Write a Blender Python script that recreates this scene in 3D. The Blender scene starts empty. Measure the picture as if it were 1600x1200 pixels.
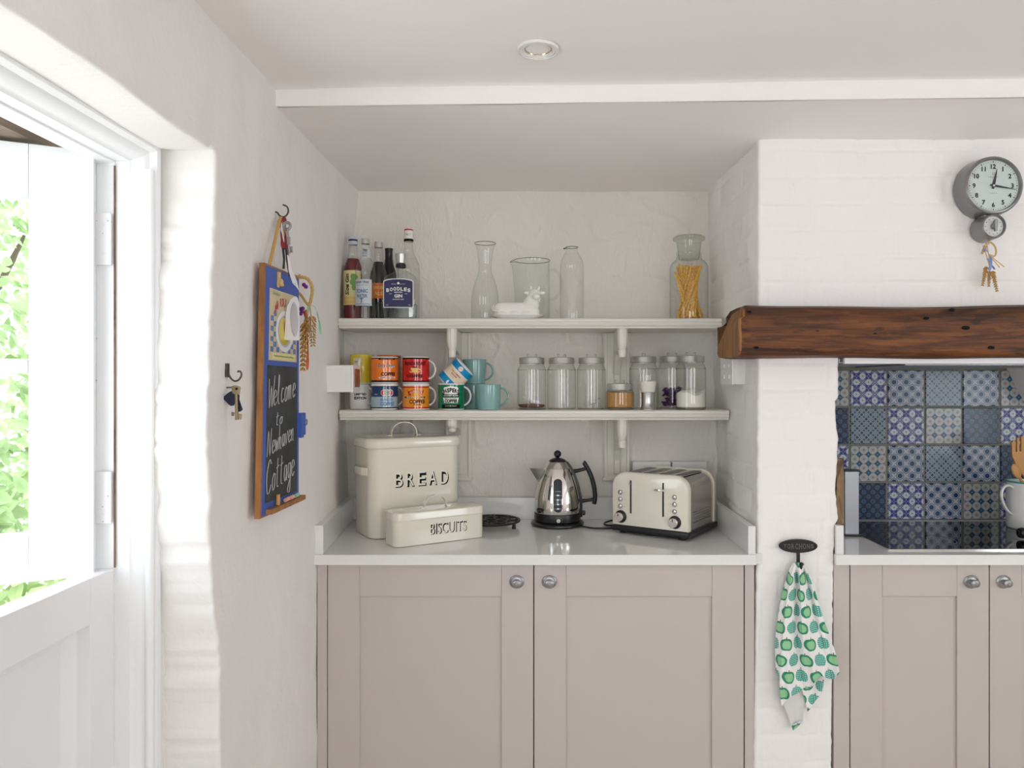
import bpy, bmesh, math, random
from mathutils import Vector, Matrix, noise
random.seed(7)
PI = math.pi
C = bpy.context.scene.collection

# ------------------------------------------------------------------ camera, light, exposure
EYE = 1.41
cd = bpy.data.cameras.new('camera'); cam = bpy.data.objects.new('camera', cd); C.objects.link(cam)
cd.sensor_width = 36; cd.lens = 36*1159/1600; cd.shift_x = -50/1600; cd.clip_start = .02
cam.location = (0, 0, EYE); cam.rotation_euler = (PI/2, 0, 0)
bpy.context.scene.camera = cam
vs = bpy.context.scene.view_settings
vs.view_transform = 'Standard'; vs.look = 'None'; vs.gamma = 1; vs.use_curve_mapping = False
vs.exposure = -0.72
w = bpy.data.worlds.new('world'); bpy.context.scene.world = w; w.use_nodes = True
bg = w.node_tree.nodes['Background']; bg.inputs[0].default_value = (.86, .94, 1, 1); bg.inputs[1].default_value = 6.2
bpy.context.scene.cycles.transparent_max_bounces = 48; bpy.context.scene.cycles.max_bounces = 16; bpy.context.scene.cycles.diffuse_bounces = 8
def area(name, loc, rot, sx, sy, power, col):
    l = bpy.data.lights.new(name, 'AREA'); l.shape = 'RECTANGLE'; l.size = sx; l.size_y = sy; l.energy = power; l.color = col
    o = bpy.data.objects.new(name, l); o.location = loc; o.rotation_euler = rot; C.objects.link(o); return o
# daylight entering by the two windows of the wall behind the camera and the one in the right wall
area('window_daylight', (-.05, -2.47, 1.45), (PI/2+.32, 0, 0), .8, 1.0, 21, (1, .98, .963))
area('window_daylight', (1.75, -2.47, 1.45), (PI/2+.32, 0, 0), .8, 1.0, 21, (1, .98, .963))
area('window_daylight', (2.77, .2, 1.45), (PI/2, 0, PI/2), 1.1, 1.0, 12, (.97, .98, 1))
sd = bpy.data.lights.new('sun', 'SUN'); sd.energy = 8; sd.angle = .02; sd.color = (1, .96, .88)
so = bpy.data.objects.new('sun', sd); C.objects.link(so)
so.rotation_euler = Vector((.30, -.20, -.93)).to_track_quat('-Z', 'Y').to_euler()

# ------------------------------------------------------------------ helpers
def P(x, y, Y): return Vector(((x-850)/1159*Y, Y, EYE-(y-600)/1159*Y))   # photo pixel and distance from the camera plane -> place
def PX(x, Y): return (x-850)/1159*Y
def PZ(y, Y): return EYE-(y-600)/1159*Y
def ss(a, b, t):
    t = max(0, min(1, (t-a)/(b-a))); return t*t*(3-2*t)
def interp(tab, z):
    tab = sorted(tab)
    if z <= tab[0][0]: return tab[0][1]
    for (a, p), (b, q) in zip(tab, tab[1:]):
        if z <= b: return p+(q-p)*(z-a)/(b-a)
    return tab[-1][1]
def nz(x, y, z, s=1): return noise.noise(Vector((x*s, y*s, z*s)))

class MB:
    """collects geometry; build() links it as ONE mesh object"""
    def __init__(s): s.v = []; s.f = []; s.m = []; s.uv = None; s.bev = False
    def add(s, verts, faces, mi=0, M=None):
        k = len(s.v)
        s.v += [(M @ Vector(v)) if M is not None else Vector(v) for v in verts]
        s.f += [tuple(i+k for i in f) for f in faces]
        s.m += list(mi) if isinstance(mi, (list, tuple)) else [mi]*len(faces)
        return s
    def box(s, x0, x1, y0, y1, z0, z1, r=0, mi=0, M=None, seg=2):
        bm = bmesh.new(); bmesh.ops.create_cube(bm, size=1)
        for v in bm.verts: v.co = Vector(((x0+x1)/2+v.co.x*(x1-x0), (y0+y1)/2+v.co.y*(y1-y0), (z0+z1)/2+v.co.z*(z1-z0)))
        if r > 0: s.bev = True; bmesh.ops.bevel(bm, geom=bm.edges[:], offset=r, segments=seg, affect='EDGES', profile=.5)
        return s.bm(bm, mi, M)
    def bm(s, bm, mi=0, M=None):
        bm.verts.index_update(); s.add([v.co.copy() for v in bm.verts], [[v.index for v in f.verts] for f in bm.faces], mi, M); bm.free(); return s
    def lathe(s, prof, n=40, mi=0, M=None, cx=0, cy=0, a0=0, a1=None, sx=1, sy=1):
        V, F, mm, rings = [], [], [], []
        full = a1 is None; cnt = n if full else n+1
        for r, z in prof:
            if r < 1e-6: rings.append([len(V)]); V.append((cx, cy, z))
            else:
                rings.append(list(range(len(V), len(V)+cnt)))
                for i in range(cnt):
                    a = a0+(2*PI*i/n if full else (a1-a0)*i/n)
                    V.append((cx+r*math.cos(a)*sx, cy+r*math.sin(a)*sy, z))
        for k, (A, B) in enumerate(zip(rings, rings[1:])):
            m = mi[k] if isinstance(mi, (list, tuple)) else mi
            for i in range(n):
                j = (i+1) % n if full else i+1
                if len(A) == 1 and len(B) == 1: continue
                if len(A) == 1: F.append((A[0], B[j], B[i]))
                elif len(B) == 1: F.append((A[i], A[j], B[0]))
                else: F.append((A[i], A[j], B[j], B[i]))
                mm.append(m)
        return s.add(V, F, mm, M)
    def loft(s, rings, mi=0, caps=(True, True), closed=True, M=None):
        V = [p for r in rings for p in r]; n = len(rings[0]); F = []; mm = []
        for k in range(len(rings)-1):
            for i in range(n if closed else n-1):
                j = (i+1) % n
                F.append((k*n+i, k*n+j, (k+1)*n+j, (k+1)*n+i)); mm.append(mi[k] if isinstance(mi, (list, tuple)) else mi)
        m0 = mi[0] if isinstance(mi, (list, tuple)) else mi; m1 = mi[-1] if isinstance(mi, (list, tuple)) else mi
        if caps[0]: F.append(tuple(reversed(range(n)))); mm.append(m0)
        if caps[1]: F.append(tuple(range((len(rings)-1)*n, len(rings)*n))); mm.append(m1)
        return s.add(V, F, mm, M)
    def tube(s, pts, r, n=8, mi=0, M=None, closed=False, flat=None):
        pts = [Vector(p) for p in pts]; N = len(pts); rings = []; up = None
        for i, p in enumerate(pts):
            if closed: t = pts[(i+1) % N]-pts[i-1]
            else: t = pts[min(i+1, N-1)]-pts[max(i-1, 0)]
            if t.length < 1e-9: t = Vector((0, 0, 1))
            t.normalize()
            if up is None: up = Vector((0, 0, 1)) if abs(t.z) < .9 else Vector((1, 0, 0))
            sd = t.cross(up)
            if sd.length < 1e-4: sd = t.cross(Vector((0, 1, 0)))
            sd.normalize(); up = sd.cross(t).normalized()
            rr = r[i] if isinstance(r, (list, tuple)) else r
            ra, rb = (rr, rr) if flat is None else (rr*flat[0], rr*flat[1])
            rings.append([p+sd*math.cos(2*PI*k/n)*ra+up*math.sin(2*PI*k/n)*rb for k in range(n)])
        if closed: rings.append(rings[0])
        return s.loft(rings, mi, (not closed, not closed), True, M)
    def prism(s, poly, d0, d1, axis='z', mi=0, M=None, r=0):
        def pt(p, d): return {'z': (p[0], p[1], d), 'y': (p[0], d, p[1]), 'x': (d, p[0], p[1])}[axis]
        bm = bmesh.new(); a = [bm.verts.new(pt(p, d0)) for p in poly]; b = [bm.verts.new(pt(p, d1)) for p in poly]
        n = len(poly); bm.faces.new(a); bm.faces.new(b)
        for i in range(n): bm.faces.new((a[i], a[(i+1) % n], b[(i+1) % n], b[i]))
        bmesh.ops.recalc_face_normals(bm, faces=bm.faces[:])
        if r > 0: s.bev = True; bmesh.ops.bevel(bm, geom=bm.edges[:], offset=r, segments=2, affect='EDGES', profile=.5, clamp_overlap=True)
        return s.bm(bm, mi, M)
    def ball(s, c, r, mi=0, n=12, M=None, sc=(1, 1, 1), R=None):
        V, F = [], []
        m = max(4, n//2)
        for i in range(m+1):
            for j in range(n):
                a = PI*i/m; b = 2*PI*j/n
                p = Vector((r*sc[0]*math.sin(a)*math.cos(b), r*sc[1]*math.sin(a)*math.sin(b), r*sc[2]*math.cos(a)))
                V.append((R @ p if R is not None else p)+Vector(c))
        for i in range(m):
            for j in range(n): F.append((i*n+j, (i+1)*n+j, (i+1)*n+(j+1) % n, i*n+(j+1) % n))
        return s.add(V, F, mi, M)
    def grid(s, nu, nv, fn, mi=0):
        V = [fn(i/nu, j/nv) for j in range(nv+1) for i in range(nu+1)]
        F = [(j*(nu+1)+i, j*(nu+1)+i+1, (j+1)*(nu+1)+i+1, (j+1)*(nu+1)+i) for j in range(nv) for i in range(nu)]
        return s.add(V, F, mi)
    def build(s, name, mats, parent=None, smooth=True, ang=38, fix=True):
        me = bpy.data.meshes.new(name); me.from_pydata([tuple(v) for v in s.v], [], s.f)
        if not isinstance(mats, (list, tuple)): mats = [mats]
        for m in mats: me.materials.append(m)
        me.polygons.foreach_set('material_index', s.m)
        if s.uv:
            l = me.uv_layers.new(name='UVMap')
            for i, lp in enumerate(me.loops): l.data[i].uv = s.uv[lp.vertex_index]
        if fix and not s.uv:
            bm = bmesh.new(); bm.from_mesh(me); bmesh.ops.remove_doubles(bm, verts=bm.verts[:], dist=1e-6); bmesh.ops.recalc_face_normals(bm, faces=bm.faces[:]); bm.to_mesh(me); bm.free()
        if smooth:
            me.polygons.foreach_set('use_smooth', [True]*len(me.polygons)); me.set_sharp_from_angle(angle=math.radians(ang))
        me.update()
        o = bpy.data.objects.new(name, me); C.objects.link(o)
        if s.bev and smooth: md = o.modifiers.new('wn', 'WEIGHTED_NORMAL'); md.keep_sharp = True; md.weight = 100
        if parent is not None: o.parent = parent
        return o

def tag(o, label=None, cat=None, group=None, kind=None):
    if label: o['label'] = label
    if cat: o['category'] = cat
    if group: o['group'] = group
    if kind: o['kind'] = kind
    return o
def empty(name, loc, rz=0, label=None, cat=None, group=None, rot=None):
    o = bpy.data.objects.new(name, None); o.empty_display_size = .05; C.objects.link(o); o.location = loc
    o.rotation_euler = rot if rot else (0, 0, rz)
    return tag(o, label, cat, group)
def struct(o): o['kind'] = 'structure'; return o
def copy_tree(o, parent=None):
    c = o.copy(); C.objects.link(c); c.parent = parent
    for ch in list(o.children): copy_tree(ch, c)
    return c
def rrect(w, d, r, n=6, cx=0, cy=0):
    out = []
    for (sx, sy, a0) in ((1, 1, 0), (-1, 1, PI/2), (-1, -1, PI), (1, -1, 3*PI/2)):
        for i in range(n+1):
            a = a0+PI/2*i/n; out.append((cx+sx*(w/2-r)+r*math.cos(a), cy+sy*(d/2-r)+r*math.sin(a)))
    return out
def ring(poly, z): return [Vector((x, y, z)) for x, y in poly]
def spline(pts, n=8):
    pts = [Vector(p) for p in pts]; out = []
    for i in range(len(pts)-1):
        p0, p1, p2, p3 = pts[max(i-1, 0)], pts[i], pts[i+1], pts[min(i+2, len(pts)-1)]
        for k in range(n):
            t = k/n
            out.append(.5*((2*p1)+(p2-p0)*t+(2*p0-5*p1+4*p2-p3)*t*t+(3*p1-p0-3*p2+p3)*t**3))
    return out+[pts[-1]]
_tc = {}
def text2d(s, size, bold=0.0, width=None, shear=0):
    """outline letters as flat faces, centred on 0,0"""
    k = (s, bold, shear)
    if k not in _tc:
        cu = bpy.data.curves.new('t', 'FONT'); cu.body = s; cu.size = 1; cu.offset = bold; cu.shear = shear; cu.resolution_u = 4
        ob = bpy.data.objects.new('t', cu); C.objects.link(ob); me = bpy.data.meshes.new_from_object(ob)
        V = [(v.co.x, v.co.y) for v in me.vertices]; F = [tuple(p.vertices) for p in me.polygons]
        bpy.data.objects.remove(ob); bpy.data.meshes.remove(me); bpy.data.curves.remove(cu)
        x0, x1 = min(v[0] for v in V), max(v[0] for v in V); y0, y1 = min(v[1] for v in V), max(v[1] for v in V)
        _tc[k] = ([(v[0]-(x0+x1)/2, v[1]-(y0+y1)/2) for v in V], F, x1-x0, y1-y0)
    V, F, wd, ht = _tc[k]
    sy = size/ht; sx = sy if width is None else width/wd
    return [(x*sx, y*sy) for x, y in V], F
def flat_text(mb, s, size, fn, mi=0, bold=0, width=None, dx=0, dy=0, shear=0):
    """size = letter height; fn(x, y) -> place"""
    V, F = cutx(*text2d(s, size, bold, width, shear), .006)
    mb.add([fn(x+dx, y+dy) for x, y in V], F, mi)
def cyl(R, zc=0, a0=0): return lambda x, y: (R*math.sin(x/R+a0), -R*math.cos(x/R+a0), zc+y)
def patch(mb, fn, x0, x1, y0, y1, mi=0, nx=10, ny=1):
    mb.grid(nx, ny, lambda u, v: fn(x0+(x1-x0)*u, y0+(y1-y0)*v), mi)
def cutx(V, F, step):
    bm = bmesh.new(); vv = [bm.verts.new((x, y, 0)) for x, y in V]
    for f in F:
        try: bm.faces.new([vv[i] for i in f])
        except ValueError: pass
    x0, x1 = min(v[0] for v in V), max(v[0] for v in V); k = int((x1-x0)/step)
    for i in range(1, k+1):
        x = x0+(x1-x0)*i/(k+1)
        bmesh.ops.bisect_plane(bm, geom=bm.verts[:]+bm.edges[:]+bm.faces[:], plane_co=(x, 0, 0), plane_no=(1, 0, 0))
    bm.verts.index_update(); r = ([(v.co.x, v.co.y) for v in bm.verts], [tuple(v.index for v in f.verts) for f in bm.faces]); bm.free(); return r
def poly_patch(mb, fn, poly, mi=0):
    V, F = cutx(poly, [tuple(range(len(poly)))], .004); mb.add([fn(x, y) for x, y in V], F, mi)
def circ(cx, cy, r, n=20, ry=None): return [(cx+r*math.cos(2*PI*i/n), cy+(ry or r)*math.sin(2*PI*i/n)) for i in range(n)]

# ------------------------------------------------------------------ materials
class E:
    """socket expressions -> math nodes"""
    def __init__(s, t, k): s.t = t; s.k = k
    def op(s, o, *a, clamp=False):
        n = s.t.nodes.new('ShaderNodeMath'); n.operation = o; n.use_clamp = clamp
        for i, x in enumerate((s,)+a):
            if isinstance(x, E): s.t.links.new(x.k, n.inputs[i])
            else: n.inputs[i].default_value = x
        return E(s.t, n.outputs[0])
    def __add__(s, o): return s.op('ADD', o)
    def __sub__(s, o): return s.op('SUBTRACT', o)
    def __mul__(s, o): return s.op('MULTIPLY', o)
    def __rsub__(s, o): return (s*-1)+o
    __radd__ = __add__; __rmul__ = __mul__
    def abs(s): return s.op('ABSOLUTE')
    def frac(s): return s.op('FRACT')
    def floor(s): return s.op('FLOOR')
    def max(s, o): return s.op('MAXIMUM', o)
    def min(s, o): return s.op('MINIMUM', o)
    def sqrt(s): return s.op('SQRT')
    def lt(s, e, soft=.03):            # 1 where s < e
        return ((e-s)*(1/soft)).op('ADD', .5, clamp=True)
    def gt(s, e, soft=.03): return ((s-e)*(1/soft)).op('ADD', .5, clamp=True)
def ln(a, b): return (a*a+b*b).sqrt()
def mixc(t, f, a, b):
    n = t.nodes.new('ShaderNodeMix'); n.data_type = 'RGBA'
    for i, x in ((0, f), (6, a), (7, b)):
        if isinstance(x, E): t.links.new(x.k, n.inputs[i])
        elif isinstance(x, bpy.types.NodeSocket): t.links.new(x, n.inputs[i])
        elif i == 0: n.inputs[0].default_value = x
        else: n.inputs[i].default_value = (*x, 1)
    return n.outputs[2]
def newmat(name):
    m = bpy.data.materials.new(name); m.use_nodes = True; t = m.node_tree
    return m, t, t.nodes['Principled BSDF']
def coords(t, kind='Object', scale=None):
    n = t.nodes.new('ShaderNodeTexCoord')
    if scale is None: return n.outputs[kind]
    mp = t.nodes.new('ShaderNodeMapping'); mp.inputs['Scale'].default_value = scale; t.links.new(n.outputs[kind], mp.inputs[0]); return mp.outputs[0]
def noise_n(t, co, scale, detail=3, rough=.55, dist=0):
    n = t.nodes.new('ShaderNodeTexNoise'); n.inputs['Scale'].default_value = scale; n.inputs['Detail'].default_value = detail
    n.inputs['Roughness'].default_value = rough; n.inputs['Distortion'].default_value = dist
    t.links.new(co, n.inputs['Vector']); return E(t, n.outputs[0])
def bump(t, b, h, strength=.2, dist=.01):
    n = t.nodes.new('ShaderNodeBump'); n.inputs['Strength'].default_value = strength; n.inputs['Distance'].default_value = dist
    t.links.new(h.k, n.inputs['Height']); t.links.new(n.outputs[0], b.inputs['Normal'])
def mat(name, col, rough=.5, metal=0, var=0, bmp=0, bscale=60, coat=0, vscale=8, trans=0, ior=1.45, spec=.5, scale=(1, 1, 1)):
    m, t, b = newmat(name)
    b.inputs['Base Color'].default_value = (*col, 1); b.inputs['Roughness'].default_value = rough; b.inputs['Metallic'].default_value = metal
    b.inputs['Coat Weight'].default_value = coat; b.inputs['Coat Roughness'].default_value = .05; b.inputs['IOR'].default_value = ior
    b.inputs['Specular IOR Level'].default_value = spec; b.inputs['Transmission Weight'].default_value = trans
    co = coords(t, 'Object', scale)
    n = noise_n(t, co, vscale, 4)
    v = var if var else .015
    c = mixc(t, n.gt(.5, .6), tuple(max(0, x*(1-v)) for x in col), tuple(min(1, x*(1+v)) for x in col))
    t.links.new(c, b.inputs['Base Color'])
    if bmp: bump(t, b, noise_n(t, co, bscale, 4), bmp, .004)
    return m
def glass(name, tint=(.93, .95, .94), edge=(.55, .62, .58), gloss=.9, pane=False):
    """thin clear glass: see-through with fresnel reflection, denser where the wall is seen edge-on"""
    m = bpy.data.materials.new(name); m.use_nodes = True; t = m.node_tree; t.nodes.clear()
    out = t.nodes.new('ShaderNodeOutputMaterial'); tr = t.nodes.new('ShaderNodeBsdfTransparent'); gl = t.nodes.new('ShaderNodeBsdfGlossy')
    gl.inputs['Roughness'].default_value = .02; gl.inputs['Color'].default_value = (gloss, gloss, gloss, 1)
    lw = t.nodes.new('ShaderNodeLayerWeight'); lw.inputs[0].default_value = .5
    f = E(t, lw.outputs['Facing'])
    c = mixc(t, (f*f)*(f*f) if not pane else 0.0, tint, edge)
    t.links.new(c, tr.inputs[0])
    mx = t.nodes.new('ShaderNodeMixShader'); t.links.new((f*f*f*f*f*.75+.045).k, mx.inputs[0]); t.links.new(tr.outputs[0], mx.inputs[1]); t.links.new(gl.outputs[0], mx.inputs[2])
    t.links.new(mx.outputs[0], out.inputs[0]); return m

def wallmat(name, col, s1=.35, coarse=7, fine=90, streak=False, rough=.75):
    m, t, b = newmat(name); co = coords(t)
    n1 = noise_n(t, co, coarse, 5, .55, .6); n2 = noise_n(t, co, fine, 3)
    h = n1*.8+n2*.12
    if streak:
        wv = noise_n(t, coords(t, 'Object', (9, 9, 4)), 1.6, 6, .62, 2.2)
        h = h*.6+((wv-.5).abs()*-2.2).max(-.35)*.5
    bump(t, b, h, s1, .012)
    c = mixc(t, noise_n(t, co, 2.3, 3).gt(.5, .8), tuple(x*.97 for x in col), tuple(min(1, x*1.02) for x in col))
    t.links.new(c, b.inputs['Base Color']); b.inputs['Roughness'].default_value = rough; b.inputs['Specular IOR Level'].default_value = .3
    return m
M = {}
M['plaster'] = wallmat('painted_plaster', (.80, .775, .755), .6, 5)
M['alcove_plaster'] = wallmat('rough_trowelled_plaster', (.76, .733, .692), .6, 4, 70, True)
M['brick'] = wallmat('white_painted_brick', (.825, .808, .795), .45, 14, 120)
M['ceiling'] = wallmat('ceiling_paint', (.87, .84, .825), .14, 3, 120)
M['floor'] = mat('pale_stone_floor', (.70, .65, .61), .5, var=.2, bmp=.1)
M['gloss_white'] = mat('white_gloss_paint', (.83, .84, .85), .28, bmp=.03, bscale=25)
M['old_white'] = mat('chipped_white_paint', (.80, .80, .82), .4, var=.05, bmp=.2, bscale=90)
def chips():
    t = M['old_white'].node_tree; b = t.nodes['Principled BSDF']; src = b.inputs['Base Color'].links[0].from_socket
    t.links.new(mixc(t, noise_n(t, coords(t), 130, 3, .6).gt(.70, .03), src, (.20, .10, .05)), b.inputs['Base Color'])
chips()
M['shelf'] = mat('cream_shelf_paint', (.72, .70, .64), .38, bmp=.05, bscale=30)
M['worktop'] = mat('white_quartz', (.74, .74, .73), .09, var=.02, vscale=120)
M['taupe'] = mat('taupe_cabinet_paint', (.51, .455, .432), .42, bmp=.03, bscale=80)
M['dark_gap'] = mat('cabinet_carcass', (.10, .085, .075), .7)
M['pewter'] = mat('pewter', (.33, .33, .34), .34, .9, var=.15, bmp=.1, bscale=200)
M['enamel'] = mat('cream_enamel', (.735, .705, .60), .13, coat=.6, bmp=.02, bscale=9)
M['enamel_white'] = mat('white_enamel', (.8, .8, .76), .14, coat=.5)
M['black'] = mat('black_plastic', (.012, .012, .013), .3)
M['ink'] = mat('black_ink', (.006, .006, .006), .6, spec=.15)
M['iron'] = mat('black_cast_iron', (.02, .018, .019), .45, .3, bmp=.3, bscale=150)
M['chrome'] = mat('chrome', (.78, .76, .73), .07, 1)
M['steel'] = mat('brushed_steel', (.56, .57, .58), .3, 1, var=.06, scale=(1, 1, 30), vscale=30)
M['steel_side'] = mat('polished_steel', (.60, .575, .53), .16, 1, bmp=.05, bscale=12)
M['alu'] = mat('aluminium_lid', (.60, .60, .58), .33, .9, var=.05)
M['glass'] = glass('clear_glass', (.965, .975, .97), (.62, .68, .64))
M['jar_glass'] = glass('jar_glass', (.965, .97, .96), (.50, .54, .50))
M['pane'] = glass('window_glass', (.93, .97, .96), (.9, .95, .94), .9, True)
M['green_glass'] = glass('green_glass', (.42, .5, .38), (.1, .14, .08))
M['socket'] = mat('white_socket_plastic', (.76, .75, .73), .3)
M['brown_rocker'] = mat('brown_rocker', (.22, .06, .02), .35)
def flatc(n, c, r=.35, coat=0, metal=0): M[n] = mat(n, c, r, metal, coat=coat)
for n, c in dict(white_glaze=(.78, .77, .75), orange_glaze=(.82, .20, .02), red_glaze=(.55, .012, .01), navy_glaze=(.012, .045, .14), pale_blue_glaze=(.36, .48, .56),
                 mid_blue=(.10, .20, .42), amber_glaze=(.80, .28, .02), green_glaze=(.0, .17, .075), teal_glaze=(.21, .39, .375), cyan_blue=(.0, .25, .52), cream_glaze=(.74, .64, .48),
                 yellow_glaze=(.62, .50, .03), dark_red=(.33, .02, .02), gold_print=(.80, .52, .15), leaf_print=(.16, .34, .08), label_cream=(.72, .66, .34), label_silver=(.55, .58, .60),
                 label_navy=(.02, .02, .09), tonic_blue=(.09, .19, .36), label_orange=(.72, .18, .02), label_white=(.78, .78, .76)).items(): flatc(n, c, .16 if 'glaze' in n else .4, .4 if 'glaze' in n else 0)
flatc('cordial', (.16, .01, .02), .1); flatc('dark_liquid', (.012, .016, .012), .08); flatc('sugar', (.50, .26, .08), .9); flatc('flour', (.80, .78, .72), .9)
flatc('purple', (.07, .01, .11), .6); flatc('chalk', (.50, .50, .49), .9); flatc('chalk_pink', (.8, .42, .36), .9); flatc('chalk_green', (.35, .62, .45), .9); flatc('board_blue', (.05, .11, .42), .5)
flatc('strap_tan', (.50, .30, .09), .7); flatc('brass_key', (.24, .18, .11), .45, 0, .85); flatc('old_iron', (.10, .085, .08), .5, 0, .8); flatc('navy_fob', (.01, .015, .04), .5)
flatc('red_ribbon', (.28, .03, .04), .7); flatc('orange_ribbon', (.62, .12, .02), .7); flatc('green_ribbon', (.25, .55, .30), .7); flatc('blue_ribbon', (.20, .27, .55), .7)
flatc('wheat', (.48, .27, .07), .7); flatc('straw', (.60, .40, .16), .7); flatc('paper', (.72, .71, .72), .8); flatc('paper_grey', (.48, .47, .50), .8); flatc('print_tan', (.62, .52, .34), .6)
flatc('pasta', (.82, .47, .07), .5); flatc('clock_case', (.24, .24, .245), .28, .3, .75); flatc('clock_face', (.62, .64, .63), .4); flatc('spoon_wood', (.52, .27, .09), .5); flatc('teal_rim', (.02, .30, .33), .3)
M['slate'] = mat('chalkboard_slate', (.045, .048, .05), .8, var=.5, vscale=14)
def glossy_black():
    m, t, b = newmat('black_hob_glass'); b.inputs['Base Color'].default_value = (.006, .006, .008, 1); b.inputs['Roughness'].default_value = .03; b.inputs['Specular IOR Level'].default_value = .32
    return m
M['hob'] = glossy_black()

def wood(name, dark, mid, light, scale=(1, 1, 1), s=6, rough=.45, bs=.5, dist=1.2):
    m, t, b = newmat(name); co = coords(t, 'Object', scale)
    n = noise_n(t, co, s, 8, .62, dist); n2 = noise_n(t, co, s*3.1, 6, .7, .4)
    c = mixc(t, n.gt(.46, .22), dark, mid); c = mixc(t, n2.gt(.6, .2)*.55, c, light)
    t.links.new(c, b.inputs['Base Color']); b.inputs['Roughness'].default_value = rough; bump(t, b, n*.6+n2*.4, bs, .006); return m
M['oak_beam'] = wood('dark_oak_beam', (.030, .013, .008), (.15, .050, .013), (.34, .13, .028), (1.1, 9, 9), 1.9, .52, .8, 2.0)
def beamfix():
    t = M['oak_beam'].node_tree; b = t.nodes['Principled BSDF']; src = b.inputs['Base Color'].links[0].from_socket
    g = noise_n(t, coords(t, 'Object', (1.6, 60, 60)), 2.2, 5, .65, .5); c = mixc(t, g.lt(.43, .12)*.6, src, (.030, .013, .007))
    k = noise_n(t, coords(t, 'Object', (3, 12, 12)), 2.4, 3, .5, .3); c = mixc(t, k.gt(.66, .05)*.8, c, (.018, .010, .008))
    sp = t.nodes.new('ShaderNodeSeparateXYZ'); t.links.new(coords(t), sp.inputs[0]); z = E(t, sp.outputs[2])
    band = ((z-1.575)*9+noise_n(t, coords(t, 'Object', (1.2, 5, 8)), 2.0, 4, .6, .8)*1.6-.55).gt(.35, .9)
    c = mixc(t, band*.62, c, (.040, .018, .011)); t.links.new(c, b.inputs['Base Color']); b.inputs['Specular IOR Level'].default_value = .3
beamfix()
M['oak_end'] = wood('sawn_oak_end', (.11, .045, .012), (.30, .125, .03), (.42, .19, .05), (8, 8, 1.4), 2.2, .55, .4)
M['frame_wood'] = wood('orange_pine_frame', (.20, .08, .02), (.37, .16, .045), (.45, .21, .065), (6, 6, 1), 3, .5, .2)
M['weathered'] = wood('weathered_wood', (.10, .075, .055), (.22, .165, .12), (.36, .28, .2), (6, 1, 6), 3, .8, .6)
M['rough_timber'] = wood('rough_brown_timber', (.05, .025, .012), (.22, .14, .07), (.34, .25, .15), (6, 6, 1.2), 6, .8, .8)

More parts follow.
